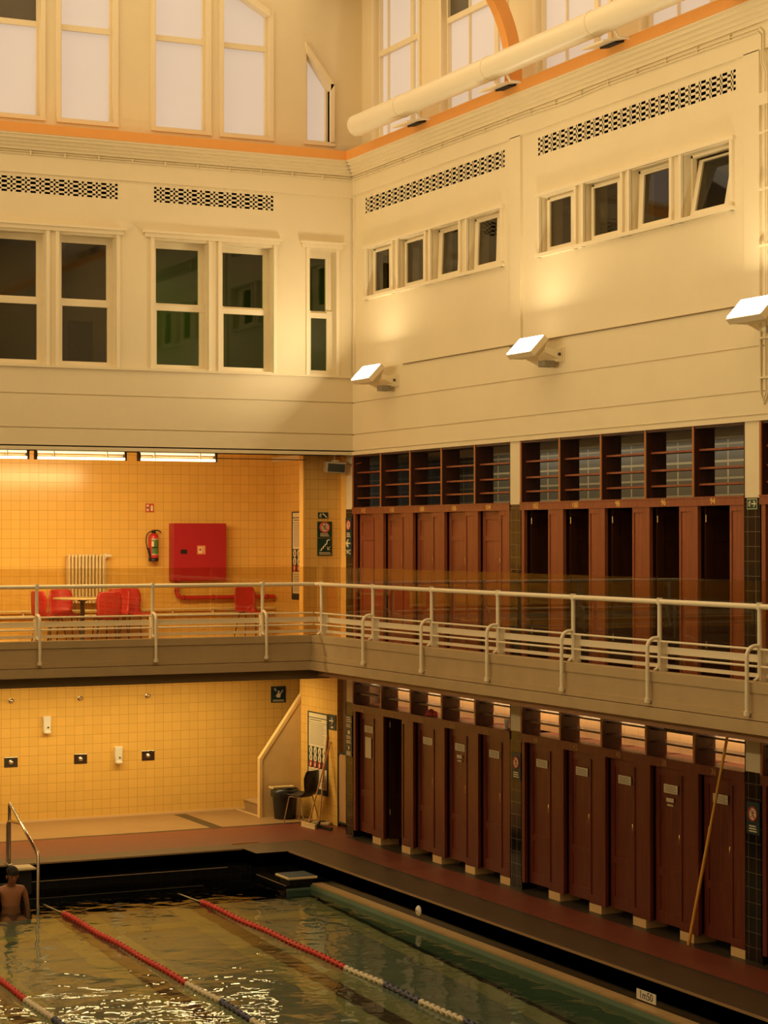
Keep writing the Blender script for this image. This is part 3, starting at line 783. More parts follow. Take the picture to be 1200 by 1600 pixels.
def cabins():
    protos = {}
    for lvl in ('up', 'lo'):
        z0, zh0, zh1, ztop = (FL, 4.87, 4.965, SOF) if lvl == 'up' else (0.0, 1.90, 2.0, 2.5)
        shelves = (5.11, 5.29, 5.495) if lvl == 'up' else (2.16, 2.31)
        for op in (False, True):
            t = make_cabin(z0, zh0, zh1, ztop, shelves, lvl == 'lo'); add_door(t, z0, zh0, lvl == 'lo', op)
            protos[(lvl, op)] = [t, False]
    bpy.context.view_layer.update()
    nb = [0]*2
    for li, (lvl, nums) in enumerate((('up', NUM_UP), ('lo', NUM_LO))):
        for i in range(11):
            y = -(i//5)*5.152-(i % 5)*PW
            if i == 10: y = -10.304
            op = (lvl == 'up' and i >= 5) or (lvl == 'lo' and i == 1)
            pr = protos[(lvl, op)]
            if not pr[1]: t = pr[0]; pr[1] = True
            else: t = dup(pr[0])
            t.location = (0, y, 0)
            st = 'with its door open' if op else 'with its door closed'
            fl = 'upper' if lvl == 'up' else 'poolside'
            tag(t, 'mahogany changing cabin numbered %s in the %s row, %s' % (nums[i], fl, st), 'changing cabin', 'changing cabins of the %s row' % fl)
            protos.setdefault('placed', []).append((t, lvl, i, nums[i], op))
    for t, lvl, i, num, op in protos['placed']:
        zt = 4.917 if lvl == 'up' else 1.95
        text('number', num, BRASSP if lvl == 'up' else mat('darker_gilt', (0.42, 0.24, 0.09), 0.5), t, (-0.0135, -0.40, zt), ROT_Y, 0.10, 0.0015)  # darker gilt on the poolside row
        if lvl == 'lo':
            n = MB()
            if op:
                n.box(0.13, 0.132, -0.62, -0.58, 1.58, 1.70)
                n.build('notice', NOTE, t); continue
            n.box(0.070, 0.0745, -0.55, -0.27, 1.60, 1.70)
            no = n.build('notice', NOTE, t)
            ln = MB()
            for j in range(4): ln.box(0.0685, 0.070, -0.53+(j % 2)*0.03, -0.29-(j*7 % 3)*0.012, 1.617+j*0.019, 1.623+j*0.019)
            ln.build('printed_lines', PRINT, no)
            if i in (3, 8):
                B(0.070, 0.0745, -0.47, -0.32, 1.50, 1.545).build('notice', NOTE, t)
                B(0.070, 0.0745, -0.46, -0.34, 1.455, 1.475).build('notice', NOTE, t)
            if i == 0:
                B(0.070, 0.0745, -0.50, -0.29, 1.22, 1.53).build('notice', NOTE, t)
    for k, v in protos.items():
        if k != 'placed' and not v[1]: bpy.data.objects.remove(v[0])
cabins()

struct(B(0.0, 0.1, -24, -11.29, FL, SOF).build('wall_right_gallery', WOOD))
struct(B(0.0, 0.1, -24, -11.29, 0, 2.5).build('wall_right_lower', WOOD_SHADED))
# corridor behind the cabins, seen through the open shelves
struct(B(2.3, 2.4, -24, 6.0, FL, SOF+0.2).build('wall_corridor_upper', GBLOCK))
struct(B(0.46, 0.52, -24, 0.0, 2.0, 2.5).build('wall_corridor_lower', CORR))
struct(B(0.2, 2.4, -24, 6.0, SOF+0.02, SOF+0.1).build('ceiling_corridor', PLASTER))
area('corridor_upper', (1.75, -6.5, 5.70), (0, math.radians(-25), 0), 0.3, 13, 26, (1, 0.85, 0.55))
area('corridor_lower', (0.33, -6.0, 2.49), (0, math.radians(-20), 0), 0.04, 12, 48, (1, 0.72, 0.36))

# ================================================================== DECK AND POOL
ZW = -0.36
RED = mat('red_deck_paint', (0.20, 0.05, 0.028), 0.45, noise=0.22, nscale=4, bump=0.2, bscale=15)
DECKB = mat('brown_deck_tile', (0.085, 0.055, 0.030), 0.4, noise=0.25, nscale=3, bump=0.15, bscale=20)
DARKD = mat('dark_gutter', (0.05, 0.04, 0.028), 0.4, noise=0.3)
TAN = mat('tan_terrazzo', (0.36, 0.22, 0.10), 0.45, noise=0.14, nscale=2.5)
ORD = mat('orange_deck', (0.42, 0.13, 0.05), 0.42, noise=0.2, nscale=2.5)
def deck():
    mb = MB(); mb.box(XL, 2.0, 1.81, YB, -0.2, 0); struct(mb.build('floor_shower', TAN))
    mb = MB(); mb.box(XL, -1.5, 0.1, 1.75, -0.2, 0); struct(mb.build('floor_deck', RED))
    mb = MB(); mb.box(-1.5, 0.6, 0.0, 1.75, -0.2, 0); mb.box(-0.75, -0.12, -24, 0.0, -0.2, 0.0); mb.box(-1.5, -0.12, -0.02, 0.1, -0.2, -0.0005)
    struct(mb.build('floor_deck_red', RED))
    mb = MB(); mb.box(XL, -1.93, -0.36, 0.1, -0.2, 0); mb.box(-1.93, -0.83, -0.88, 0.0, -0.2, -0.001); mb.box(-1.42, -0.83, -24, -0.88, -0.2, 0)
    struct(mb.build('floor_coping', DECKB))
    mb = MB(); mb.box(XL, 0.2, 1.71, 1.82, -0.2, 0.001); mb.box(-0.83, -0.75, -24, 0, -0.2, -0.004); mb.box(-0.12, 2.4, -24, 0.3, -0.2, -0.003)
    mb.box(-1.60, -1.40, 1.81, 3.5, -0.2, 0.001)
    struct(mb.build('floor_gutter', DARKD))
    mb = MB(); mb.box(XL, 0.25, YB-0.012, YB, 0, 0.035); struct(mb.build('baseboard_far', mat('cream_stone', (0,0,0))))
    # thin pale nosing on the coping edge
    mb = MB(); mb.box(-1.43, -1.41, -24, -0.88, -0.02, 0.003); mb.box(XL, -1.93, -0.37, -0.35, -0.02, 0.003)
    struct(mb.build('trim_coping', mat('worn_edge', (0.34, 0.22, 0.11), 0.5)))
deck()
def pool_shell():
    mb = MB()
    mb.box(-1.42, -0.9, -24, -0.88, -2.2, -0.02)          # right wall above water
    mb.box(-1.93, -0.9, -0.88, 0.1, -2.2, -0.004)         # corner pier
    mb.box(XL, -1.93, -0.36, 0.1, -2.2, -0.02)            # end wall
    # wide steps going down into the water
    for k in range(1, 7):
        mb.box(XL, -1.93, -0.36-0.35*k, -0.36-0.35*(k-1), -2.2, -0.17*k-0.03)
    mb.box(-1.93, -1.42, -1.98, -0.88, -2.2, -0.30)       # low ledge beside the steps
    struct(mb.build('wall_pool', BTILE_XZ))
    mb = MB()
    for k in range(1, 3): mb.box(XL, -2.3 if k == 1 else -2.8, -0.36-0.35*k-0.004, -0.36-0.35*k+0.012, -0.17*k-0.03, -0.17*k-0.026)
    mb.box(-1.94, -1.925, -1.98, -0.9, -0.30, -0.296)
    struct(mb.build('trim_pool_steps', mat('lit_nosing', (0.30, 0.20, 0.10), 0.5, noise=0.6, nscale=3)))  # pale strips: light caught by the step edges put into the colour
    # overflow ledge
    struct(B(-1.57, -1.42, -24, -2.05, -2.2, -0.275).build('trim_overflow', tile_mat('tan_ledge_tile', 'YX', (0.52, 0.35, 0.16), (0.32, 0.21, 0.1), size=(0.3, 0.6), mortar=0.008, rough=0.35, vary=0.12)))
    # pale underwater side wall and the sloping floor
    GRN = mat('pale_green_wall', (0.15, 0.24, 0.18), 0.6, noise=0.1, nscale=3)
    def zf(y): return -0.45+0.038*(y+2.3)
    FLO = mat('pool_floor', (0.15, 0.175, 0.15), 0.6, noise=0.12, nscale=1.5)
    PALE = mat('pool_pale_band', (0.27, 0.26, 0.14), 0.6, noise=0.1)
    DRK = mat('pool_dark_line', (0.06, 0.035, 0.02), 0.6)
    BLK = mat('pool_black_line', (0.008, 0.008, 0.006), 0.6)
    y0, y1 = -2.1, -33.0
    struct(MB().add([(-1.575, -2.0, -2), (-1.575, y1, -2), (-1.575, y1, -0.30), (-1.575, -2.0, -0.30)], [(0,1,2,3)]).build('wall_pool_side', GRN))
    struct(MB().add([(-1.93, -1.985, -2), (-1.42, -1.985, -2), (-1.42, -1.985, -0.34), (-1.93, -1.985, -0.34)], [(0,1,2,3)]).build('wall_pool_end', GRN))
    def strip(x0, x1, ya, yb, dz, m, name, wob=0.0, n=60):
        vs = []; fs = []
        for i in range(n+1):
            y = ya+(yb-ya)*i/n
            w = wob*(math.sin(y*7.3)+math.sin(y*17.1+1))*0.5
            vs += [(x0+w, y, zf(y)+dz), (x1+w*0.7, y, zf(y)+dz)]
        for i in range(n): fs.append((2*i, 2*i+1, 2*i+3, 2*i+2))
        return struct(MB().add(vs, fs).build(name, m))
    strip(XL, -1.57, y0, y1, 0, FLO, 'floor_pool')
    strip(-1.66, -1.57, -2.1, y1, 0.006, BLK, 'floor_pool_line', 0.012, 400)
    strip(-1.93, -1.66, -2.1, y1, 0.004, PALE, 'floor_pool_line', 0.02, 300)
    for i, xc in enumerate((-3.33, -5.16, -7.0)):
        strip(xc-0.42, xc+0.42, -2.1, y1, 0.004, PALE, 'floor_pool_line', 0.02, 300)
        strip(xc-0.13, xc+0.11, -2.1, y1, 0.009, DRK, 'floor_pool_line', 0.02, 300)
    strip(XL, -1.66, -3.25, -2.95, 0.002, PALE, 'floor_pool_line')
    strip(-2.1, -1.57, -2.16, -2.1, 0.007, BLK, 'floor_pool_line')
pool_shell()

def water():
    m = bpy.data.materials.new('pool_water'); m.use_nodes = True
    nt = m.node_tree; nt.nodes.remove(nt.nodes['Principled BSDF']); out = nt.nodes['Material Output']
    tc = nt.nodes.new('ShaderNodeTexCoord')
    mp = nt.nodes.new('ShaderNodeMapping'); mp.inputs['Scale'].default_value = (1.0, 1.0, 1.0); mp.inputs['Rotation'].default_value = (0, 0, 0.4)
    nt.links.new(tc.outputs['Object'], mp.inputs[0])
    n1 = nt.nodes.new('ShaderNodeTexNoise'); n1.inputs['Scale'].default_value = 2.1; n1.inputs['Detail'].default_value = 2.5; n1.inputs['Distortion'].default_value = 0.5
    n2 = nt.nodes.new('ShaderNodeTexNoise'); n2.inputs['Scale'].default_value = 4.5; n2.inputs['Detail'].default_value = 2
    nt.links.new(mp.outputs[0], n1.inputs['Vector']); nt.links.new(mp.outputs[0], n2.inputs['Vector'])
    a = nt.nodes.new('ShaderNodeMath'); a.operation = 'MULTIPLY'; a.inputs[1].default_value = 0.25
    nt.links.new(n2.outputs['Fac'], a.inputs[0])
    s = nt.nodes.new('ShaderNodeMath'); s.operation = 'ADD'; nt.links.new(n1.outputs['Fac'], s.inputs[0]); nt.links.new(a.outputs[0], s.inputs[1])
    bp = nt.nodes.new('ShaderNodeBump'); bp.inputs['Strength'].default_value = 0.5; bp.inputs['Distance'].default_value = 0.036
    nt.links.new(s.outputs[0], bp.inputs['Height'])
    g = nt.nodes.new('ShaderNodeBsdfGlossy'); g.inputs['Roughness'].default_value = 0.02
    t = nt.nodes.new('ShaderNodeBsdfTransparent'); t.inputs[0].default_value = (0.85, 0.93, 0.84, 1)
    f = nt.nodes.new('ShaderNodeFresnel'); f.inputs['IOR'].default_value = 1.33
    nt.links.new(bp.outputs['Normal'], g.inputs['Normal']); nt.links.new(bp.outputs['Normal'], f.inputs['Normal'])
    mx = nt.nodes.new('ShaderNodeMixShader'); nt.links.new(f.outputs[0], mx.inputs[0]); nt.links.new(t.outputs[0], mx.inputs[1]); nt.links.new(g.outputs[0], mx.inputs[2])
    nt.links.new(mx.outputs[0], out.inputs[0])
    o = MB().add([(XL, YN, ZW), (-1.5, YN, ZW), (-1.5, -0.36, ZW), (XL, -0.36, ZW)], [(0, 1, 2, 3)]).build('pool_water', m)
    o['kind'] = 'structure'
water()

# ================================================================== OBJECTS IN THE GALLERY ALCOVE
def shell_chair(name, label, loc, rz, shell_m, leg_m, group=None, k=1.0, leg_r=0.009):
    """moulded plastic shell chair; sitter faces local -y"""
    t = thing(name, label, 'chair', loc, rz, group)
    prof = [(-0.22, 0.425), (-0.20, 0.445), (-0.12, 0.440), (0.0, 0.425), (0.10, 0.425), (0.165, 0.445), (0.20, 0.50), (0.215, 0.60), (0.235, 0.72), (0.255, 0.82), (0.262, 0.845)]
    wid = [0.19, 0.205, 0.215, 0.22, 0.215, 0.20, 0.185, 0.195, 0.20, 0.175, 0.14]
    vs = []; m = 9
    for off in (0, 1):
        for (y, z), w in zip(prof, wid):
            for j in range(m):
                s = -1+2*j/(m-1)
                back = max(0, min(1, (z-0.46)/0.25))
                yy = y - back*0.045*s*s - 0.0; zz = z + (1-back)*0.03*s*s
                yy += off*(0.008 if z > 0.47 else 0.0); zz -= off*(0.008 if z <= 0.47 else 0.0)
                vs.append((s*w, yy, zz))
    n = len(prof); fs = []
    for off in (0, 1):
        o = off*n*m
        for i in range(n-1):
            for j in range(m-1):
                q = (o+i*m+j, o+i*m+j+1, o+(i+1)*m+j+1, o+(i+1)*m+j)
                fs.append(q if off else q[::-1])
    o2 = n*m
    edge = [i for i in range(m)] + [i*m+m-1 for i in range(1, n)] + [(n-1)*m+j for j in range(m-2, -1, -1)] + [i*m for i in range(n-2, 0, -1)]
    for a, b in zip(edge, edge[1:]+edge[:1]): fs.append((a, b, b+o2, a+o2))
    MB().add(vs, fs, True).build('shell', shell_m, t)
    for sx in (-1, 1):
        for yt, yb in ((-0.13, -0.20), (0.10, 0.20)):
            MB().tube([(sx*0.15, yt, 0.425), (sx*0.205, yb, 0.0)], leg_r, 8).build('leg', leg_m, t)
    MB().tube([(-0.15, -0.13, 0.42), (0.15, -0.13, 0.42)], leg_r, 8).tube([(-0.15, 0.10, 0.42), (0.15, 0.10, 0.42)], leg_r, 8).tube([(-0.15, -0.13, 0.42), (-0.15, 0.10, 0.42)], leg_r, 8).tube([(0.15, -0.13, 0.42), (0.15, 0.10, 0.42)], leg_r, 8).build('seat_frame', leg_m, t)
    return t
LEGM = mat('dark_chair_leg', (0.05, 0.035, 0.025), 0.4, metal=0.4)
RG = 'red chairs on the gallery'
shell_chair('shell_chair', 'red shell chair seen side-on at the left end of the round table', (-3.96, 2.60, FL), PI*0.62, REDP, LEGM, RG)
shell_chair('shell_chair', 'red shell chair facing the pool behind the left half of the round table', (-3.54, 3.16, FL), 0.05, REDP, LEGM, RG)
shell_chair('shell_chair', 'dark red shell chair with its back to the pool, in front of the round table', (-3.24, 1.98, FL), PI-0.1, mat('deep_red_plastic', (0.42, 0.025, 0.02), 0.4), LEGM, RG)
shell_chair('shell_chair', 'red shell chair half hidden behind the dark red chair, right of the round table', (-2.80, 3.0, FL), -0.75, REDP, LEGM, RG)
shell_chair('shell_chair', 'red shell chair standing right of the radiator against the wall', (-2.34, 3.28, FL), 0.12, REDP, LEGM, RG)
shell_chair('shell_chair', 'lone red shell chair below the red wall pipe near the alcove corner', (-0.35, 3.26, FL), 0.1, REDP, LEGM, RG)

t = thing('round_table', 'small round cream table on a dark single column among the red chairs', 'table', (-3.42, 2.62, FL))
MB().lathe([(0.0, 0.705), (0.44, 0.705), (0.46, 0.715), (0.46, 0.728), (0.44, 0.735), (0.0, 0.735)], n=36).build('table_top', mat('cream_laminate', (0.72, 0.58, 0.36), 0.4), t)
MB().lathe([(0.035, 0.02), (0.035, 0.66), (0.10, 0.705)], n=16).build('column', mat('dark_grey_metal', (0.08, 0.06, 0.045), 0.4), t)
MB().lathe([(0.24, 0.0), (0.23, 0.02), (0.04, 0.04)], n=28).build('base', mat('dark_grey_metal', (0, 0, 0)), t)

def radiator():
    t = thing('radiator', 'cream column radiator on the yellow tiles behind the round table', 'radiator', (-3.09, 3.52, 3.46))
    n = 11
    for i in range(n):
        x = -0.285+i*0.057
        m = MB()
        for y in (-0.055, 0.0, 0.055): m.tube([(x, y, 0.04), (x, y, 0.76)], 0.017, 10)
        m.tube([(x, -0.065, 0.765), (x, 0.065, 0.765)], 0.024, 10); m.tube([(x, -0.065, 0.03), (x, 0.065, 0.03)], 0.024, 10)
        m.build('column', CREAMP, t)
    MB().tube([(-0.3, 0, 0.765), (0.34, 0, 0.765)], 0.014, 8).tube([(-0.3, 0, 0.03), (0.3, 0, 0.03)], 0.014, 8).build('header_pipe', CREAMP, t)
    v = MB(); v.tube([(0.33, 0, 0.72), (0.33, 0, 0.80)], 0.022, 12); v.tube([(0.33, 0, 0.765), (0.42, 0, 0.765)], 0.02, 12); v.tube([(0.33, 0, 0.72), (0.33, 0, -0.1)], 0.009, 8)
    v.build('valve', WHITE, t)
    b = MB(); b.box(-0.2, -0.18, 0.05, 0.12, 0.6, 0.62); b.box(0.18, 0.2, 0.05, 0.12, 0.6, 0.62); b.build('wall_bracket', CREAMP, t)
radiator()
t = thing('heating_pipe', 'two cream heating pipes running low along the yellow tiled gallery wall', 'pipe', (0, 3.57, 3.30))
for z in (0.045, -0.035): MB().tube([(-8, 0, z), (0.20, 0, z)], 0.017, 10).build('pipe', CREAMP, t)
c = MB()
for x in (-5.2, -4.1, -2.2, -1.6, -0.9, -0.1): c.box(x, x+0.02, 0.0, 0.08, -0.06, 0.07)
c.build('pipe_clip', CREAMP, t)

def extinguisher():
    t = thing('fire_extinguisher', 'red fire extinguisher with green label hanging on the yellow tiles', 'fire extinguisher', (-1.94, 3.53, 4.13))
    MB().lathe([(0.0, 0.045), (0.078, 0.045), (0.08, 0.07), (0.08, 0.40), (0.07, 0.43), (0.03, 0.455), (0.025, 0.47)], n=24).build('body', REDP, t)
    MB().lathe([(0.0, 0.0), (0.08, 0.0), (0.083, 0.012), (0.083, 0.055), (0.0, 0.055)], n=24).build('foot_ring', BLACK, t)
    v = MB(); v.lathe([(0.0, 0.46), (0.035, 0.46), (0.032, 0.505), (0.0, 0.51)], n=14)
    v.tube([(0.0, -0.01, 0.50), (0.07, -0.02, 0.50), (0.12, -0.025, 0.475)], 0.011, 8); v.build('valve', BLACK, t)
    h = [(-0.03, -0.02, 0.49)] + [(-0.03-0.11*math.sin(a), -0.04, 0.37+0.12*math.cos(a)) for a in [PI/2*i/7 for i in range(1, 8)]] + [(-0.142, -0.05, 0.30), (-0.12, -0.05, 0.20), (-0.10, -0.05, 0.16)]
    MB().tube(h, 0.009, 8).build('hose', BLACK, t)
    MB().tube([(-0.105, -0.05, 0.22), (-0.095, -0.05, 0.15), (-0.06, -0.05, 0.02)], [0.014, 0.02, 0.012], 8).build('nozzle', BLACK, t)
    def patch(name, z0, z1, a0, a1, m):
        n = 10; vs = []
        for z in (z0, z1):
            for i in range(n+1):
                a = a0+(a1-a0)*i/n; vs.append((0.0815*math.sin(a), -0.0815*math.cos(a), z))
        return MB().add(vs, [(i, i+1, n+2+i, n+1+i) for i in range(n)], True).build(name, m, t)
    patch('label', 0.11, 0.36, -0.7, 1.1, mat('label_green', (0.10, 0.20, 0.06), 0.4))
    p = patch('label_band', 0.105, 0.13, -0.72, 1.12, SIGNW); p = patch('label_band', 0.34, 0.365, -0.72, 1.12, SIGNW)
    patch('label_band', 0.215, 0.235, -0.7, 1.1, BLACK)
    patch('label_panel', 0.24, 0.325, -0.72, -0.25, SIGNW)
    B(-0.03, 0.03, 0.075, 0.12, 0.36, 0.42).build('wall_hook', BLACK, t)
extinguisher()

def hose_cabinet():
    t = thing('hose_reel_cabinet', 'large square red fire hose cabinet on the yellow tiled gallery wall', 'cabinet', (-1.18, 3.55, 3.81))
    B(-0.455, 0.465, -0.10, 0.10, 0, 0.94).build('body', REDE, t, bevel=0.008)
    B(-0.455, 0.465, -0.125, -0.102, 0.0, 0.94).build('door', REDE, t, bevel=0.006)
    B(-0.33, -0.22, -0.132, -0.125, 0.44, 0.51).build('latch', BLACK, t)
    s = B(-0.045, 0.10, -0.129, -0.125, 0.43, 0.575).build('pictogram', mat('sign_orange', (0.80, 0.28, 0.12), 0.5), t)
    p = MB(); p.box(-0.025, 0.04, -0.132, -0.129, 0.45, 0.55); p.tube([(0.05, -0.131, 0.55), (0.075, -0.131, 0.54), (0.065, -0.131, 0.49), (0.08, -0.131, 0.46)], 0.006, 6); p.build('symbol', SIGNW, s)
    B(-0.012, 0.025, -0.134, -0.132, 0.49, 0.53).build('symbol', SIGNR, s)
hose_cabinet()
t = thing('red_fire_pipe', 'red water pipe dropping from the hose cabinet and running right', 'pipe', (0, 3.55, 3.5))
MB().tube([(-1.53, 0, 0.31), (-1.53, 0, 0.10), (-1.50, 0, 0.05), (-1.44, 0, 0.03), (0.20, 0, 0.03)], 0.035, 12).build('pipe', REDP, t)
c = MB()
for x in (-1.42, -0.9, 0.05): c.tube([(x, 0, 0.03), (x+0.03, 0, 0.03)], 0.043, 12)
c.tube([(-1.53, 0, 0.16), (-1.53, 0, 0.13)], 0.043, 12)
c.build('coupling', mat('dark_red_metal', (0.35, 0.03, 0.02), 0.4), t)

# ------------------------------------------------------------------ signs
def sign(name, label, cat, u0, z0, w, h, plane, d, m, items, par=None, group=None):
    """flat sign; plane 'X' faces -y at y=d (u = x), 'Y' faces -x at x=d (u = -y). items in sign fractions."""
    t = thing(name, label, cat, (u0, d, z0) if plane == 'X' else (d, -u0, z0), 0 if plane == 'X' else -PI/2, group)
    B(0, w, -0.008, 0.0, 0, h).build('board', m, t)
    for it in items:
        k, mm = it[0], it[1]; a = [q for q in it[2:]]
        y0, y1 = -0.0105, -0.008
        nm = 'pictogram' if k in ('poly', 'disc', 'ring', 'man', 'path') else ('printed_lines' if k == 'lines' else 'printed_panel')
        if k == 'rect': MB().box(a[0]*w, a[1]*w, y0, y1, a[2]*h, a[3]*h).build(nm, mm, t)
        if k == 'disc': MB().lathe([(a[2]*w, y0), (a[2]*w, y1)], (a[0]*w, 0, a[1]*h), 24, 'Y').build(nm, mm, t)
        if k == 'ring':
            pts = [(a[0]*w+a[2]*w*math.cos(2*PI*i/28), y0, a[1]*h+a[2]*w*math.sin(2*PI*i/28)) for i in range(28)]
            MB().tube(pts, a[3]*w, 6, closed=True).build(nm, mm, t)
        if k == 'poly': MB().prism([(p[0]*w, p[1]*h) for p in a[0]], y0-0.001, y1, 'XZ').build(nm, mm, t)
        if k == 'path':
            MB().tube([(p[0]*w, y0, p[1]*h) for p in a[0]], a[1]*w, 6).build(nm, mm, t)
        if k == 'lines':
            x0, x1, b0, b1, n = a; ln = MB()
            for i in range(n):
                z = b0+(b1-b0)*(i+0.5)/n; e = x1-(x1-x0)*0.18*((i*37) % 5)/5
                ln.box(x0*w, e*w, y0-0.0005, y1-0.0002, (z-(b1-b0)/n*0.25)*h, (z+(b1-b0)/n*0.25)*h)
            ln.build(nm, mm, t)
        if k == 'man':   # striding figure centred at (cx,cy) with height s (fraction of w)
            cx, cy, s = a[0]*w, a[1]*h, a[2]*w; r = s*0.055
            g = MB(); g.lathe([(s*0.10, y0-0.001), (s*0.10, y1)], (cx+0.08*s, 0, cy+0.40*s), 12, 'Y')
            yy = y0
            for pl in (((0.05, .27), (-.04, -.02)), ((-.04, -.02), (.16, -.12), (.10, -.42)), ((-.04, -.02), (-.12, -.24), (-.34, -.26)), ((.05, .25), (.24, .12), (.34, .2)), ((.04, .25), (-.16, .2), (-.24, .02))):
                g.tube([(cx+p[0]*s, yy, cy+p[1]*s) for p in pl], r, 6)
            g.build(nm, mm, t)
    return t
def no_run(name, label, u0, z0, w, h, plane, d, m=NAVY, lines=True):
    it = [('disc', SIGNW, 0.5, 0.64, 0.30), ('ring', SIGNR, 0.5, 0.64, 0.31, 0.045), ('man', mat('sign_brown', (0.25, 0.08, 0.04), 0.5), 0.5, 0.63, 0.42), ('path', SIGNR, [(0.29, 0.80), (0.71, 0.46)], 0.03)]
    if lines: it.append(('lines', SIGNW, 0.2, 0.8, 0.06, 0.30, 3))
    return sign(name, label, 'sign', u0, z0, w, h, plane, d, m, it)
sign('fire_extinguisher_sign', 'small red and white sign above the fire extinguisher', 'sign', -2.04, 4.93, 0.14, 0.14, 'X', 3.64, SIGNR,
     [('rect', SIGNW, 0.12, 0.40, 0.12, 0.88), ('poly', SIGNW, [(.62, .15), (.88, .15), (.88, .7), (.75, .85), (.62, .7)]), ('rect', SIGNR, 0.18, 0.34, 0.4, 0.6)])
# on the stub pier
sign('exit_sign', 'dark green running-man exit sign at the top of the tiled pier', 'sign', -0.39, 4.81, 0.17, 0.09, 'X', 0.425, GREENS,
     [('man', SIGNW, 0.24, 0.45, 0.42), ('poly', SIGNW, [(.42, .75), (.5, .9), (.92, .15), (.8, .1)]), ])
no_run('no_running_sign', 'dark no-running sign on the tiled pier above the stairs sign', -0.40, 4.515, 0.245, 0.245, 'X', 0.425, GREENS)
sign('stairs_sign', 'dark green stairs sign with a downward arrow on the tiled pier', 'sign', -0.40, 4.24, 0.245, 0.265, 'X', 0.425, GREENS,
     [('path', SIGNW, [(.16, .30), (.28, .30), (.28, .42), (.40, .42), (.40, .54), (.52, .54), (.52, .66), (.64, .66), (.64, .80), (.70, .90), (.84, .90)], 0.035),
      ('path', SIGNW, [(.86, .52), (.70, .36)], 0.025), ('path', SIGNW, [(.68, .52), (.68, .34), (.86, .34)], 0.025), ('lines', SIGNW, .12, .92, .05, .22, 2)])
# rules posters (upper one partly behind the pier, lower one by the stair)
def rules_poster(label, s0, z0, w, h, d, green=NAVY):
    items = [('rect', SIGNW, .07, .96, .935, .985), ('rect', SIGNW, .07, .96, .875, .925), ('rect', PAPER, .07, .96, .575, .87), ('rect', PAPER, .07, .96, .07, .315)]
    items += [('lines', mat('faint_print', (0.5, 0.43, 0.3), 0.8), .12, .9, .60, .86, 14), ('lines', PRINT, .12, .7, .89, .915, 1), ('lines', mat('faint_print', (0.5, 0.43, 0.3), 0.8), .12, .9, .09, .30, 8)]
    for r_, z in enumerate((.525, .435)):
        for c_ in range(4):
            x = .17+c_*.22
            items += [('disc', SIGNW, x, z, .080), ('poly', NAVY, [(x-.02, z-.025), (x+.025, z-.02), (x+.02, z+.015), (x-.01+.01*c_, z+.028)])]
    for c_ in range(4):
        x = .17+c_*.22; items += [('disc', SIGNW, x, .355, .05), ('ring', SIGNR, x, .355, .06, .016)]
    return sign('rules_poster', label, 'poster', s0, z0, w, h, 'Y', d, green, items)
rules_poster('tall bathing-rules poster partly hidden behind the tiled pier on the gallery', -2.91, 3.50, 0.78, 1.44, 0.243)
rules_poster('tall bathing-rules poster on the wall beside the leaning squeegee and broom', -2.25, 0.42, 0.79, 1.30, 0.243)
sign('arrow_sign', 'small dark arrow sign right of the lower rules poster', 'sign', -1.44, 1.49, 0.29, 0.24, 'Y', 0.243, NAVY,
     [('path', SIGNW, [(.25, .58), (.75, .58)], .05), ('path', SIGNW, [(.5, .80), (.77, .58), (.5, .36)], .05), ('rect', SIGNW, .38, .66, .12, .22)])
sign('shower_sign', 'square dark sign of a showering figure high on the yellow shower wall', 'sign', 0.17, 1.75, 0.265, 0.27, 'X', 3.64, NAVY,
     [('disc', SIGNW, .52, .66, .07), ('poly', SIGNW, [(.40, .30), (.62, .30), (.66, .55), (.42, .58)]), ('path', SIGNW, [(.62, .5), (.80, .76)], .03), ('path', SIGNW, [(.42, .5), (.34, .40), (.5, .34)], .03),
      ('path', SIGNW, [(.18, .86), (.34, .70)], .02), ('path', SIGNW, [(.26, .90), (.38, .76)], .015), ('lines', SIGNW, .12, .9, .05, .18, 2)])
# corner column
no_run('no_running_sign', 'narrow no-running sign on the corner column above the arrow sign', -0.235, 4.50, 0.215, 0.32, 'Y', -0.003)
sign('toilet_sign', 'dark sign with a left arrow and letters WC on the corner column', 'sign', -0.235, 4.24, 0.215, 0.26, 'Y', -0.003, NAVY,
     [('path', SIGNW, [(.85, .72), (.2, .72)], .075), ('path', SIGNW, [(.5, .94), (.17, .72), (.5, .50)], .075)])
text('lettering', 'WC', SIGNW, bpy.data.objects['toilet_sign'], (0.1075, -0.0095, 0.055), (PI/2, 0, 0), 0.10, 0.001)
t = sign('information_sign', 'tall dark information panel with pale text blocks on the lower corner column', 'sign', -0.238, 1.20, 0.225, 0.62, 'Y', -0.003, NAVY,
     [('lines', SIGNW, .12, .92, .82, .97, 3), ('lines', SIGNW, .12, .88, .70, .80, 3), ('rect', SIGNW, .35, .72, .54, .63), ('lines', SIGNW, .15, .9, .42, .51, 3), ('lines', SIGNW, .15, .9, .31, .40, 3),
      ('poly', SIGNW, [(.35, .28), (.5, .22), (.6, .27), (.66, .2), (.5, .15)]), ('lines', SIGNW, .15, .9, .02, .13, 4)])
no_run('no_running_sign', 'no-running sign on the black tiled column between the two rows of poolside cabins', 4.93, 1.40, 0.23, 0.34, 'Y', -0.003, NAVY)
no_run('no_running_sign', 'no-running sign on the black tiled column right of the yellow pole', 10.06, 1.36, 0.23, 0.34, 'Y', -0.003, NAVY)
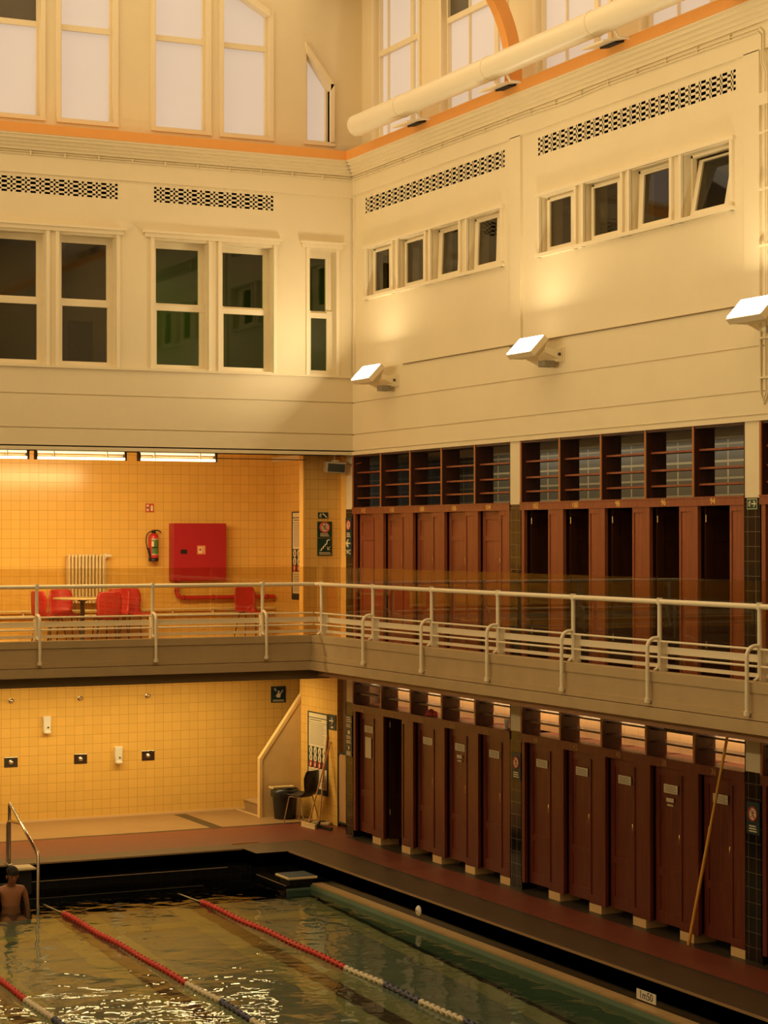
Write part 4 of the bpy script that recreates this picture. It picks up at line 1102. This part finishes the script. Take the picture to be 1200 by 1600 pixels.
sign('exit_sign', 'pale exit sign with running man and arrow on the upper black tiled column', 'sign', 10.08, 4.82, 0.18, 0.115, 'Y', -0.003, mat('exit_pale', (0.50, 0.55, 0.28), 0.4),
     [('rect', GREENS, .05, .95, .08, .92), ('man', SIGNW, .28, .5, .42), ('path', SIGNW, [(.52, .5), (.88, .5)], .045), ('path', SIGNW, [(.7, .78), (.9, .5), (.7, .22)], .045)])

# ------------------------------------------------------------------ hanging monitor speaker
t = thing('wall_speaker', 'small grey box speaker hung under the upper wall at the corner', 'speaker', (-0.24, 0.12, 5.58), -0.18)
o = B(-0.155, 0.155, -0.09, 0.10, -0.085, 0.085).build('housing', mat('beige_box', (0.42, 0.34, 0.22), 0.5), t, bevel=0.01); o.rotation_euler = (0.12, 0.05, 0)
o = B(-0.13, 0.13, -0.096, -0.09, -0.06, 0.06).build('grille', mat('grey_green_mesh', (0.045, 0.045, 0.035), 0.6), t); o.rotation_euler = (0.12, 0.05, 0)
MB().tube([(0, 0.02, 0.07), (0, 0.02, 0.32)], 0.012, 8).box(-0.05, 0.05, -0.03, 0.07, 0.085, 0.105).build('bracket', CREAMP, t)
MB().tube([(0.15, 0, 0.06), (0.26, -0.03, 0.03), (0.36, -0.2, 0.07)], 0.006, 6).build('cord', mat('red_wire', (0.35, 0.06, 0.03), 0.5), t)

# ================================================================== SHOWER WALL
SH = 'shower heads'
for x, w in ((-4.27, 'nearest the left frame edge'), (-3.14, 'in the middle of the three'), (-2.0, 'right of the other two')):
    t = thing('wall_shower', 'small chrome shower head high on the yellow tiles, '+w, 'shower head', (x, 3.65, 1.94), 0, SH)
    MB().lathe([(0.0, -0.075), (0.028, -0.072), (0.032, -0.05), (0.022, -0.02), (0.03, 0.0)], n=16, axis='Y').build('rose', CHROME, t)
    MB().lathe([(0.04, -0.006), (0.04, 0.0)], n=16, axis='Y').build('flange', CHROME, t)
for x, w in ((-4.27, 'cut close to the left frame edge'), (-3.13, 'in the middle of the three'), (-1.99, 'right of the other two')):
    t = thing('shower_valve', 'square steel shower button plate on the yellow tiles, '+w, 'shower valve', (x, 3.65, 0.965), 0, 'shower valves')
    B(-0.11, 0.11, -0.008, 0, -0.08, 0.08).build('plate', CHROME, t, bevel=0.003)
    MB().lathe([(0.0, -0.06), (0.026, -0.058), (0.03, -0.03), (0.036, -0.008)], n=16, axis='Y').build('push_button', CHROME, t)
for x, z, w in ((-3.70, 1.545, 'higher white soap dispenser between the first two shower valves'), (-2.51, 1.01, 'lower white soap dispenser left of the third shower valve')):
    t = thing('soap_dispenser', w, 'soap dispenser', (x, 3.65, z), 0, 'soap dispensers')
    m = MB(); m.prism([(-0.065, 0.13), (0.065, 0.13), (0.058, -0.06), (0.05, -0.12), (-0.05, -0.12), (-0.058, -0.06)], -0.085, 0, 'XZ'); m.build('body', WHITE, t, bevel=0.012)
    MB().lathe([(0.0, -0.11), (0.012, -0.108), (0.012, -0.08)], (0.01, 0, -0.045), 10, 'Y').build('window', BLACK, t)
    B(-0.055, 0.055, -0.115, -0.02, -0.145, -0.10).build('lever', WHITE, t, bevel=0.015)

# ================================================================== DECK OBJECTS BY THE STAIR
def bin_():
    t = thing('waste_bin', 'black round waste bin with liner behind the dark chair', 'bin', (-0.14, 2.30, 0))
    MB().lathe([(0.0, 0.0), (0.165, 0.0), (0.175, 0.02), (0.205, 0.44), (0.205, 0.46), (0.19, 0.46), (0.16, 0.04)], n=28).build('body', BLACK, t)
    pr = []
    vs = MB(); n = 28
    ring = []
    for j, (r, z) in enumerate(((0.20, 0.48), (0.222, 0.475), (0.232, 0.43), (0.222, 0.36))):
        for k in range(n):
            a = 2*PI*k/n; rr = r+0.006*math.sin(k*5.1+j) ; ring.append((rr*math.cos(a), rr*math.sin(a), z+0.012*math.sin(k*3.3)*(j == 3)))
    vs.add(ring, [(i*n+k, i*n+(k+1) % n, (i+1)*n+(k+1) % n, (i+1)*n+k) for i in range(3) for k in range(n)], True)
    vs.build('liner', mat('black_bag', (0.02, 0.022, 0.022), 0.3), t)
    t2 = thing('cream_tray', 'cream tray lying on the rim of the black waste bin', 'tray', (-0.14, 2.36, 0.482))
    B(-0.22, 0.16, -0.10, 0.10, 0, 0.012).build('base', CREAMP, t2, bevel=0.004)
    r = MB()
    for q in ((-0.22, 0.16, -0.10, -0.09), (-0.22, 0.16, 0.09, 0.10), (-0.22, -0.21, -0.1, 0.1), (0.15, 0.16, -0.1, 0.1)): r.box(*q, 0.012, 0.03)
    r.build('rim', CREAMP, t2)
bin_()
shell_chair('shell_chair', 'dark blue shell chair with chrome legs beside the waste bin on the deck', (-0.10, 1.72, 0), math.radians(-150), mat('navy_plastic', (0.012, 0.015, 0.03), 0.4), mat('worn_chrome', (0.55, 0.42, 0.28), 0.3, metal=0.7))
POLE = mat('varnished_pole', (0.62, 0.28, 0.09), 0.4)
def squeegee():
    t = thing('floor_squeegee', 'floor squeegee with long wooden handle leaning on the poster wall', 'squeegee', (-0.10, 1.05, 0))
    MB().obox((0, 0, 0.035), (0.04, -0.42, 0), (0.016, 0.010, 0), (0, 0, 0.018)).build('head', BLACK, t)
    MB().obox((-0.005, -0.003, 0.012), (0.038, -0.40, 0), (0.004, 0.003, 0), (0, 0, 0.012)).build('blade', RUBBER, t)
    MB().tube([(0, 0, 0.05), (0.015, 0.01, 0.10)], 0.022, 10).build('socket', BLACK, t)
    MB().tube([(0.01, 0.008, 0.08), (0.335, 0.42, 1.40)], 0.013, 10).build('handle', POLE, t)
    t = thing('deck_broom', 'broom with pale bristles and wooden handle leaning beside the squeegee', 'broom', (-0.22, 1.16, 0))
    MB().obox((0, 0, 0.06), (0.02, -0.22, 0), (0.022, 0.014, 0), (0, 0, 0.014)).build('head', mat('pale_wood', (0.78, 0.58, 0.30), 0.5), t)
    MB().obox((0, 0, 0.025), (0.02, -0.22, 0), (0.018, 0.012, 0), (0, 0, 0.025)).build('bristles', mat('pale_bristle', (0.80, 0.66, 0.40), 0.8), t)
    MB().tube([(0, 0.0, 0.07), (0.455, 0.18, 1.30)], 0.012, 10).build('handle', POLE, t)
squeegee()
t = thing('floor_mop_head', 'pale folded mop head lying behind the squeegee', 'mop', (0.12, 1.42, 0))
MB().obox((0, 0, 0.02), (0.10, -0.12, 0), (0.05, 0.04, 0), (0, 0, 0.02)).build('pad', mat('pale_bristle', (0, 0, 0)), t, bevel=0.01)
MB().obox((0, 0, 0.045), (0.03, -0.04, 0), (0.02, 0.016, 0), (0, 0, 0.008)).build('clamp', BLACK, t)
t = thing('low_gate', 'low pale gate with dark green frame in the doorway beside the corner column', 'gate', (0.27, 0.69, 0))
f = MB(); f.tube([(0, 0.42, 0.0), (0, 0.42, 1.10), (0, 0.37, 1.155), (0, -0.40, 1.155)], 0.022, 10); f.tube([(0, 0.42, 0.06), (0, -0.40, 0.06)], 0.022, 10); f.build('frame', mat('dark_green_paint', (0.015, 0.03, 0.022), 0.4), t)
B(-0.006, 0.006, -0.40, 0.40, 0.08, 1.135).build('panel', mat('gate_panel', (0.55, 0.34, 0.16), 0.5), t)

# long yellow pole leaning on the cabins
t = thing('telescopic_pole', 'long yellow pool pole leaning against the poolside cabins near the right edge', 'pole', (-0.085, -9.07, 0))
a, b = Vector((0, 0, 0.0)), Vector((0.045, -0.70, 2.42))
MB().tube([a, a+(b-a)*0.55], 0.019, 14).build('tube', mat('yellow_pole', (0.90, 0.48, 0.08), 0.35), t)
MB().tube([a+(b-a)*0.55, b], 0.016, 14).build('inner_tube', mat('yellow_pole', (0, 0, 0)), t)
MB().tube([a+(b-a)*0.54, a+(b-a)*0.56], 0.0205, 14).build('clamp', mat('yellow_pole', (0, 0, 0)), t)
MB().tube([a, a+(b-a)*0.02], 0.022, 14).build('end_cap', mat('yellow_pole', (0, 0, 0)), t)

# things left on the cabin roofs
t = thing('paper_cup', 'white paper cup on the ledge above cabin 46', 'cup', (0.16, -4.50, 2.006))
MB().lathe([(0.0, 0.0), (0.028, 0.0), (0.04, 0.11), (0.042, 0.113), (0.037, 0.113), (0.026, 0.006)], n=20).build('cup', WHITE, t)
t = thing('dark_pouch', 'flat dark pouch lying beside the white cup above cabin 46', 'pouch', (0.16, -4.72, 2.006))
MB().lathe([(0.0, 0.0), (0.09, 0.0), (0.10, 0.012), (0.06, 0.025), (0.0, 0.028)], n=18).build('body', BLACK, t)
B(-0.004, 0.004, -0.08, 0.08, 0.026, 0.03).build('zip', mat('dark_bolt', (0, 0, 0)), t)
def blob(name, label, cat, loc, sx, sy, sz, m):
    bm = bmesh.new(); bmesh.ops.create_icosphere(bm, subdivisions=3, radius=1)
    for v in bm.verts:
        q = 1+0.18*math.sin(v.co.x*5+v.co.y*3)+0.10*math.sin(v.co.z*7+v.co.y*6)
        v.co = Vector((v.co.x*sx*q, v.co.y*sy*q, max(0, v.co.z)*sz*q))
    me = bpy.data.meshes.new(name); bm.to_mesh(me); bm.free(); me.materials.append(m)
    for p in me.polygons: p.use_smooth = True
    o = bpy.data.objects.new(name, me); COL.objects.link(o); o.location = loc
    return tag(o, label, cat)
blob('red_cloth', 'crumpled red cloth on the ledge above cabin 50', 'cloth', (0.14, -2.33, 2.004), 0.08, 0.11, 0.075, mat('red_cloth', (0.45, 0.06, 0.04), 0.8))
def shoe(label, y, rz):
    t = thing('dark_shoe', label, 'shoe', (0.17, y, 2.321), rz, 'shoes on the cabin shelf')
    m = MB(); n = 12; st = [(-0.13, 0.03, 0.05), (-0.10, 0.042, 0.075), (-0.05, 0.04, 0.08), (0.0, 0.04, 0.065), (0.06, 0.045, 0.05), (0.11, 0.04, 0.04), (0.14, 0.02, 0.028)]
    vs = [(x, w*math.cos(PI*k/(n-1)), 0.012+h*math.sin(PI*k/(n-1))) for x, w, h in st for k in range(n)]
    m.add(vs, [(i*n+k, i*n+k+1, (i+1)*n+k+1, (i+1)*n+k) for i in range(len(st)-1) for k in range(n-1)], True)
    m.add([vs[k] for k in range(n)], [tuple(range(n))]); m.add([vs[-n+k] for k in range(n)], [tuple(range(n))])
    m.build('upper', mat('dark_shoe_leather', (0.03, 0.02, 0.018), 0.5), t)
    MB().prism([(-0.135, -0.03), (-0.05, -0.042), (0.1, -0.045), (0.145, -0.015), (0.145, 0.015), (0.1, 0.045), (-0.05, 0.042), (-0.135, 0.03)], 0, 0.014, 'XY').build('sole', WHITE, t)
shoe('dark shoe on the shelf above cabin 38, on the far side', -8.36, 1.5); shoe('dark shoe on the shelf above cabin 38, close to the divider', -8.66, 1.75)

# ================================================================== POOL OBJECTS
def handrail():
    t = thing('pool_handrail', 'stainless steel handrail going down the pool steps beside the bather', 'handrail', (-5.39, -0.30, 0))
    MB().tube([(0, -0.06, 0), (0, -0.06, 0.83), (0, -0.08, 0.85), (0, -1.43, 0.36), (0, -1.47, 0.32), (0, -1.47, -1.00)], 0.022, 14).build('rail', CHROME, t)
    MB().tube([(0.0, 0.03, 0), (0, 0.03, 0.54), (0, -0.01, 0.595), (0, -0.10, 0.61), (0, -0.62, 0.645)], 0.022, 14).build('brace', CHROME, t)
    MB().lathe([(0.045, 0.0), (0.045, 0.01), (0.024, 0.018)], (0, -0.06, 0), 16).lathe([(0.045, 0.0), (0.045, 0.01), (0.024, 0.018)], (0, 0.03, 0), 16).build('flange', CHROME, t)
handrail()
def start_block(name, label, x0, x1, y0, y1, z, m_top, m_rim, legh):
    t = thing(name, label, 'starting block', ((x0+x1)/2, (y0+y1)/2, z-legh))
    w, d = (x1-x0)/2, (y1-y0)/2
    B(-w, w, -d, d, legh-0.035, legh).build('rim', m_rim, t, bevel=0.012)
    B(-w+0.02, w-0.02, -d+0.02, d-0.02, legh, legh+0.006).build('top', m_top, t)
    B(-w+0.06, w-0.05, -d+0.06, d-0.06, 0, legh-0.035).build('pedestal', RUBBER, t)
start_block('starting_block', 'low block with blue top and cream rim on the ledge in the pool corner', -1.92, -1.47, -2.02, -1.55, -0.185, mat('blue_pad', (0.04, 0.07, 0.09), 0.6), CREAMP, 0.113)
start_block('starting_block', 'cream topped block on the poolside beside the steel handrail', -5.48, -5.20, -1.03, -0.72, 0.05, mat('cream_top', (0.84, 0.70, 0.42), 0.5), mat('cream_top', (0, 0, 0)), 0.36)
# depth marker and inlet disc on the black wall
t = thing('depth_marker', 'white plate reading 1m50 on the black pool wall', 'sign', (-1.421, -10.28, -0.20), -PI/2)
B(-0.18, 0.18, -0.008, 0, -0.052, 0.052).build('board', WHITE, t)
text('lettering', '1m50', mat('black_print', (0.03, 0.02, 0.015), 0.5), t, (0, -0.009, 0), (PI/2, 0, 0), 0.115, 0.001)
t = thing('wall_inlet', 'round white fitting on the black pool wall above the ledge', 'wall fitting', (-1.42, -5.06, -0.175), 0)
MB().lathe([(0.0, -0.03), (0.05, -0.028), (0.065, -0.01), (0.065, 0.0)], n=22, axis='X').build('disc', WHITE, t)
MB().tube([(-0.03, 0.03, 0), (-0.05, -0.02, 0.0)], 0.006, 6).build('lever', mat('dark_bolt', (0, 0, 0)), t)

# ------------------------------------------------------------------ lane ropes
RF = mat('red_float', (0.70, 0.06, 0.05), 0.35); WF = mat('white_float', (0.85, 0.76, 0.58), 0.35); BF = mat('blue_float', (0.10, 0.11, 0.20), 0.35)
def float_mesh(m):
    n = 12; pr = [(0.011, -0.060), (0.013, -0.020), (0.037, -0.014), (0.039, 0.010), (0.014, 0.020), (0.011, 0.060)]
    mb = MB().lathe(pr, (0, 0, 0), n, 'Y')
    o = mb.build('float', m); me = o.data; bpy.data.objects.remove(o); return me
FM = {'r': float_mesh(RF), 'w': float_mesh(WF), 'b': float_mesh(BF)}
def lane_rope(x, label, y_start, y_red, cuts):
    t = thing('lane_rope', label, 'lane rope', (x, 0, ZW+0.01), 0, 'lane ropes across the pool')
    MB().tube([(0, y_start, -0.02), (0, y_red, 0.012), (0, -14, 0.005)], 0.008, 6).build('cable', mat('rope_cable', (0.6, 0.5, 0.32), 0.6), t)
    y = y_red; i = 0
    while y > -13.2 and i < 105:
        col = 'w'
        for lim, cc in cuts:
            if y > lim: col = cc; break
        o = bpy.data.objects.new('float', FM[col]); COL.objects.link(o); o.parent = t
        o.location = (0.006*math.sin(y*2.1), y, 0.012+0.006*math.sin(y*3.7)); o.rotation_euler = (0, 0, 0)
        y -= 0.125; i += 1
CUTS = [(-7.05, 'r'), (-8.05, 'w'), (-8.95, 'b'), (-9.95, 'w'), (-10.95, 'b'), (-11.95, 'w'), (-13.2, 'r')]
lane_rope(-3.34, 'lane rope of red then white then blue floats, closest to the right pool wall', -1.5, -2.45, CUTS)
lane_rope(-5.24, 'lane rope in the middle, starting beside the steel handrail', -1.5, -2.45, CUTS)
lane_rope(-7.04, 'lane rope crossing only the bottom left corner of the picture', -1.5, -2.45, CUTS)

# ------------------------------------------------------------------ bather seated on the pool steps
def bather():
    S = mat('skin', (0.40, 0.17, 0.08), 0.5, noise=0.08, nscale=9)
    root = thing('person', 'bare-chested bather with bowed head sitting on the pool steps in dark trunks', 'person', (-5.66, -1.42, -0.645))
    root.scale = (0.93, 0.93, 0.93)
    J = {}; E = []
    def j(n, p, r, par=None):
        J[n] = (Vector(p), r); 
        if par: E.append((par, n))
    j('pelvis', (0, 0, 0.11), (0.155, 0.115))
    j('belly', (0, -0.01, 0.23), (0.135, 0.10), 'pelvis'); j('waist', (0, 0.0, 0.31), (0.14, 0.10), 'belly')
    j('chest', (0, 0.0, 0.43), (0.165, 0.115), 'waist'); j('upper', (0, 0.0, 0.52), (0.15, 0.095), 'chest')
    j('neckb', (0, -0.005, 0.585), (0.065, 0.06), 'upper'); j('neck', (0, -0.045, 0.635), (0.055, 0.055), 'neckb')
    j('head0', (0, -0.085, 0.685), (0.065, 0.075), 'neck'); j('head1', (0, -0.095, 0.745), (0.074, 0.088), 'head0'); j('head2', (0, -0.075, 0.81), (0.06, 0.07), 'head1')
    for s, L in ((1, 'r'), (-1, 'l')):
        j('sh'+L, (s*0.165, 0.0, 0.525), 0.058, 'upper'); j('de'+L, (s*0.20, 0.0, 0.47), 0.052, 'sh'+L)
        j('ua'+L, (s*0.222, 0.0, 0.38), 0.042, 'de'+L); j('el'+L, (s*0.245, 0.015, 0.275), 0.036, 'ua'+L)
        j('fa'+L, (s*0.25, -0.02, 0.19), 0.036, 'el'+L); j('wr'+L, (s*0.245, -0.065, 0.075), 0.024, 'fa'+L)
        j('ha'+L, (s*0.245, -0.085, 0.03), 0.024, 'wr'+L)
        j('hi'+L, (s*0.085, -0.05, 0.095), 0.085, 'pelvis'); j('th'+L, (s*0.12, -0.25, 0.10), 0.072, 'hi'+L)
        j('kn'+L, (s*0.14, -0.44, 0.09), 0.052, 'th'+L); j('ca'+L, (s*0.14, -0.47, -0.05), 0.05, 'kn'+L)
        j('sn'+L, (s*0.14, -0.46, -0.20), 0.038, 'ca'+L); j('an'+L, (s*0.14, -0.44, -0.32), 0.032, 'sn'+L); j('to'+L, (s*0.14, -0.56, -0.365), 0.028, 'an'+L)
        for k in range(4):
            bx = s*0.245+(k-1.5)*0.018; ln = (0.062, 0.07, 0.066, 0.054)[k]
            j('f%da%s' % (k, L), (bx, -0.115, 0.022), 0.0095, 'ha'+L); j('f%db%s' % (k, L), (bx*1.0, -0.115-ln*0.55, 0.020), 0.0088, 'f%da%s' % (k, L)); j('f%dc%s' % (k, L), (bx, -0.115-ln, 0.010), 0.008, 'f%db%s' % (k, L))
        j('t0'+L, (s*0.215, -0.09, 0.028), 0.011, 'ha'+L); j('t1'+L, (s*0.193, -0.125, 0.018), 0.0095, 't0'+L)
    names = list(J); me = bpy.data.meshes.new('body')
    me.from_pydata([J[n][0] for n in names], [(names.index(a), names.index(b)) for a, b in E], [])
    o = bpy.data.objects.new('body', me); COL.objects.link(o); o.parent = root
    sk = o.modifiers.new('skin', 'SKIN'); sk.use_smooth_shade = True
    sd = o.modifiers.new('sub', 'SUBSURF'); sd.levels = 2; sd.render_levels = 2
    for i, n in enumerate(names):
        r = J[n][1]; r = r if isinstance(r, tuple) else (r, r)
        me.skin_vertices[0].data[i].radius = r
    me.skin_vertices[0].data[0].use_root = True
    me.materials.append(S)
    # head details
    def ell(name, c, r, m, rot=(0, 0, 0), keep=None):
        bm = bmesh.new(); bmesh.ops.create_uvsphere(bm, u_segments=20, v_segments=14, radius=1)
        if keep: bmesh.ops.delete(bm, geom=[v for v in bm.verts if not keep(v.co)], context='VERTS')
        for v in bm.verts: v.co = Vector((v.co.x*r[0], v.co.y*r[1], v.co.z*r[2]))
        m2 = bpy.data.meshes.new(name); bm.to_mesh(m2); bm.free(); m2.materials.append(m)
        for p in m2.polygons: p.use_smooth = True
        q = bpy.data.objects.new(name, m2); COL.objects.link(q); q.parent = root; q.location = c; q.rotation_euler = rot
        return q
    HAIR = mat('dark_hair', (0.012, 0.009, 0.007), 0.7, bump=0.6, bscale=90)
    ell('hair', (0, -0.072, 0.775), (0.094, 0.105, 0.100), HAIR, (0.5, 0, 0), lambda c: c.z > 0.18 or c.y > 0.15)
    ell('nose', (0, -0.172, 0.70), (0.011, 0.016, 0.022), S, (0.4, 0, 0))
    for s in (-1, 1):
        ell('ear', (s*0.083, -0.08, 0.72), (0.010, 0.022, 0.032), S, (0.4, 0, 0))
        ell('eye', (s*0.032, -0.168, 0.725), (0.014, 0.008, 0.007), BLACK)
    ell('mouth', (0, -0.165, 0.662), (0.024, 0.008, 0.006), mat('lips', (0.30, 0.10, 0.07), 0.5))
    # trunks
    TR = mat('dark_trunks', (0.02, 0.02, 0.022), 0.7)
    m = MB(); m.tube([(0, 0.0, 0.04), (0, 0.0, 0.10), (0, 0, 0.185)], [0.165, 0.172, 0.150], 24)
    for v in range(len(m.v)): x, y, z = m.v[v]; m.v[v] = (x*1.0, y*0.80, z)
    for s in (-1, 1): m.tube([(s*0.08, -0.04, 0.10), (s*0.10, -0.16, 0.105)], [0.098, 0.095], 18)
    m.build('swim_trunks', TR, root)
bather()
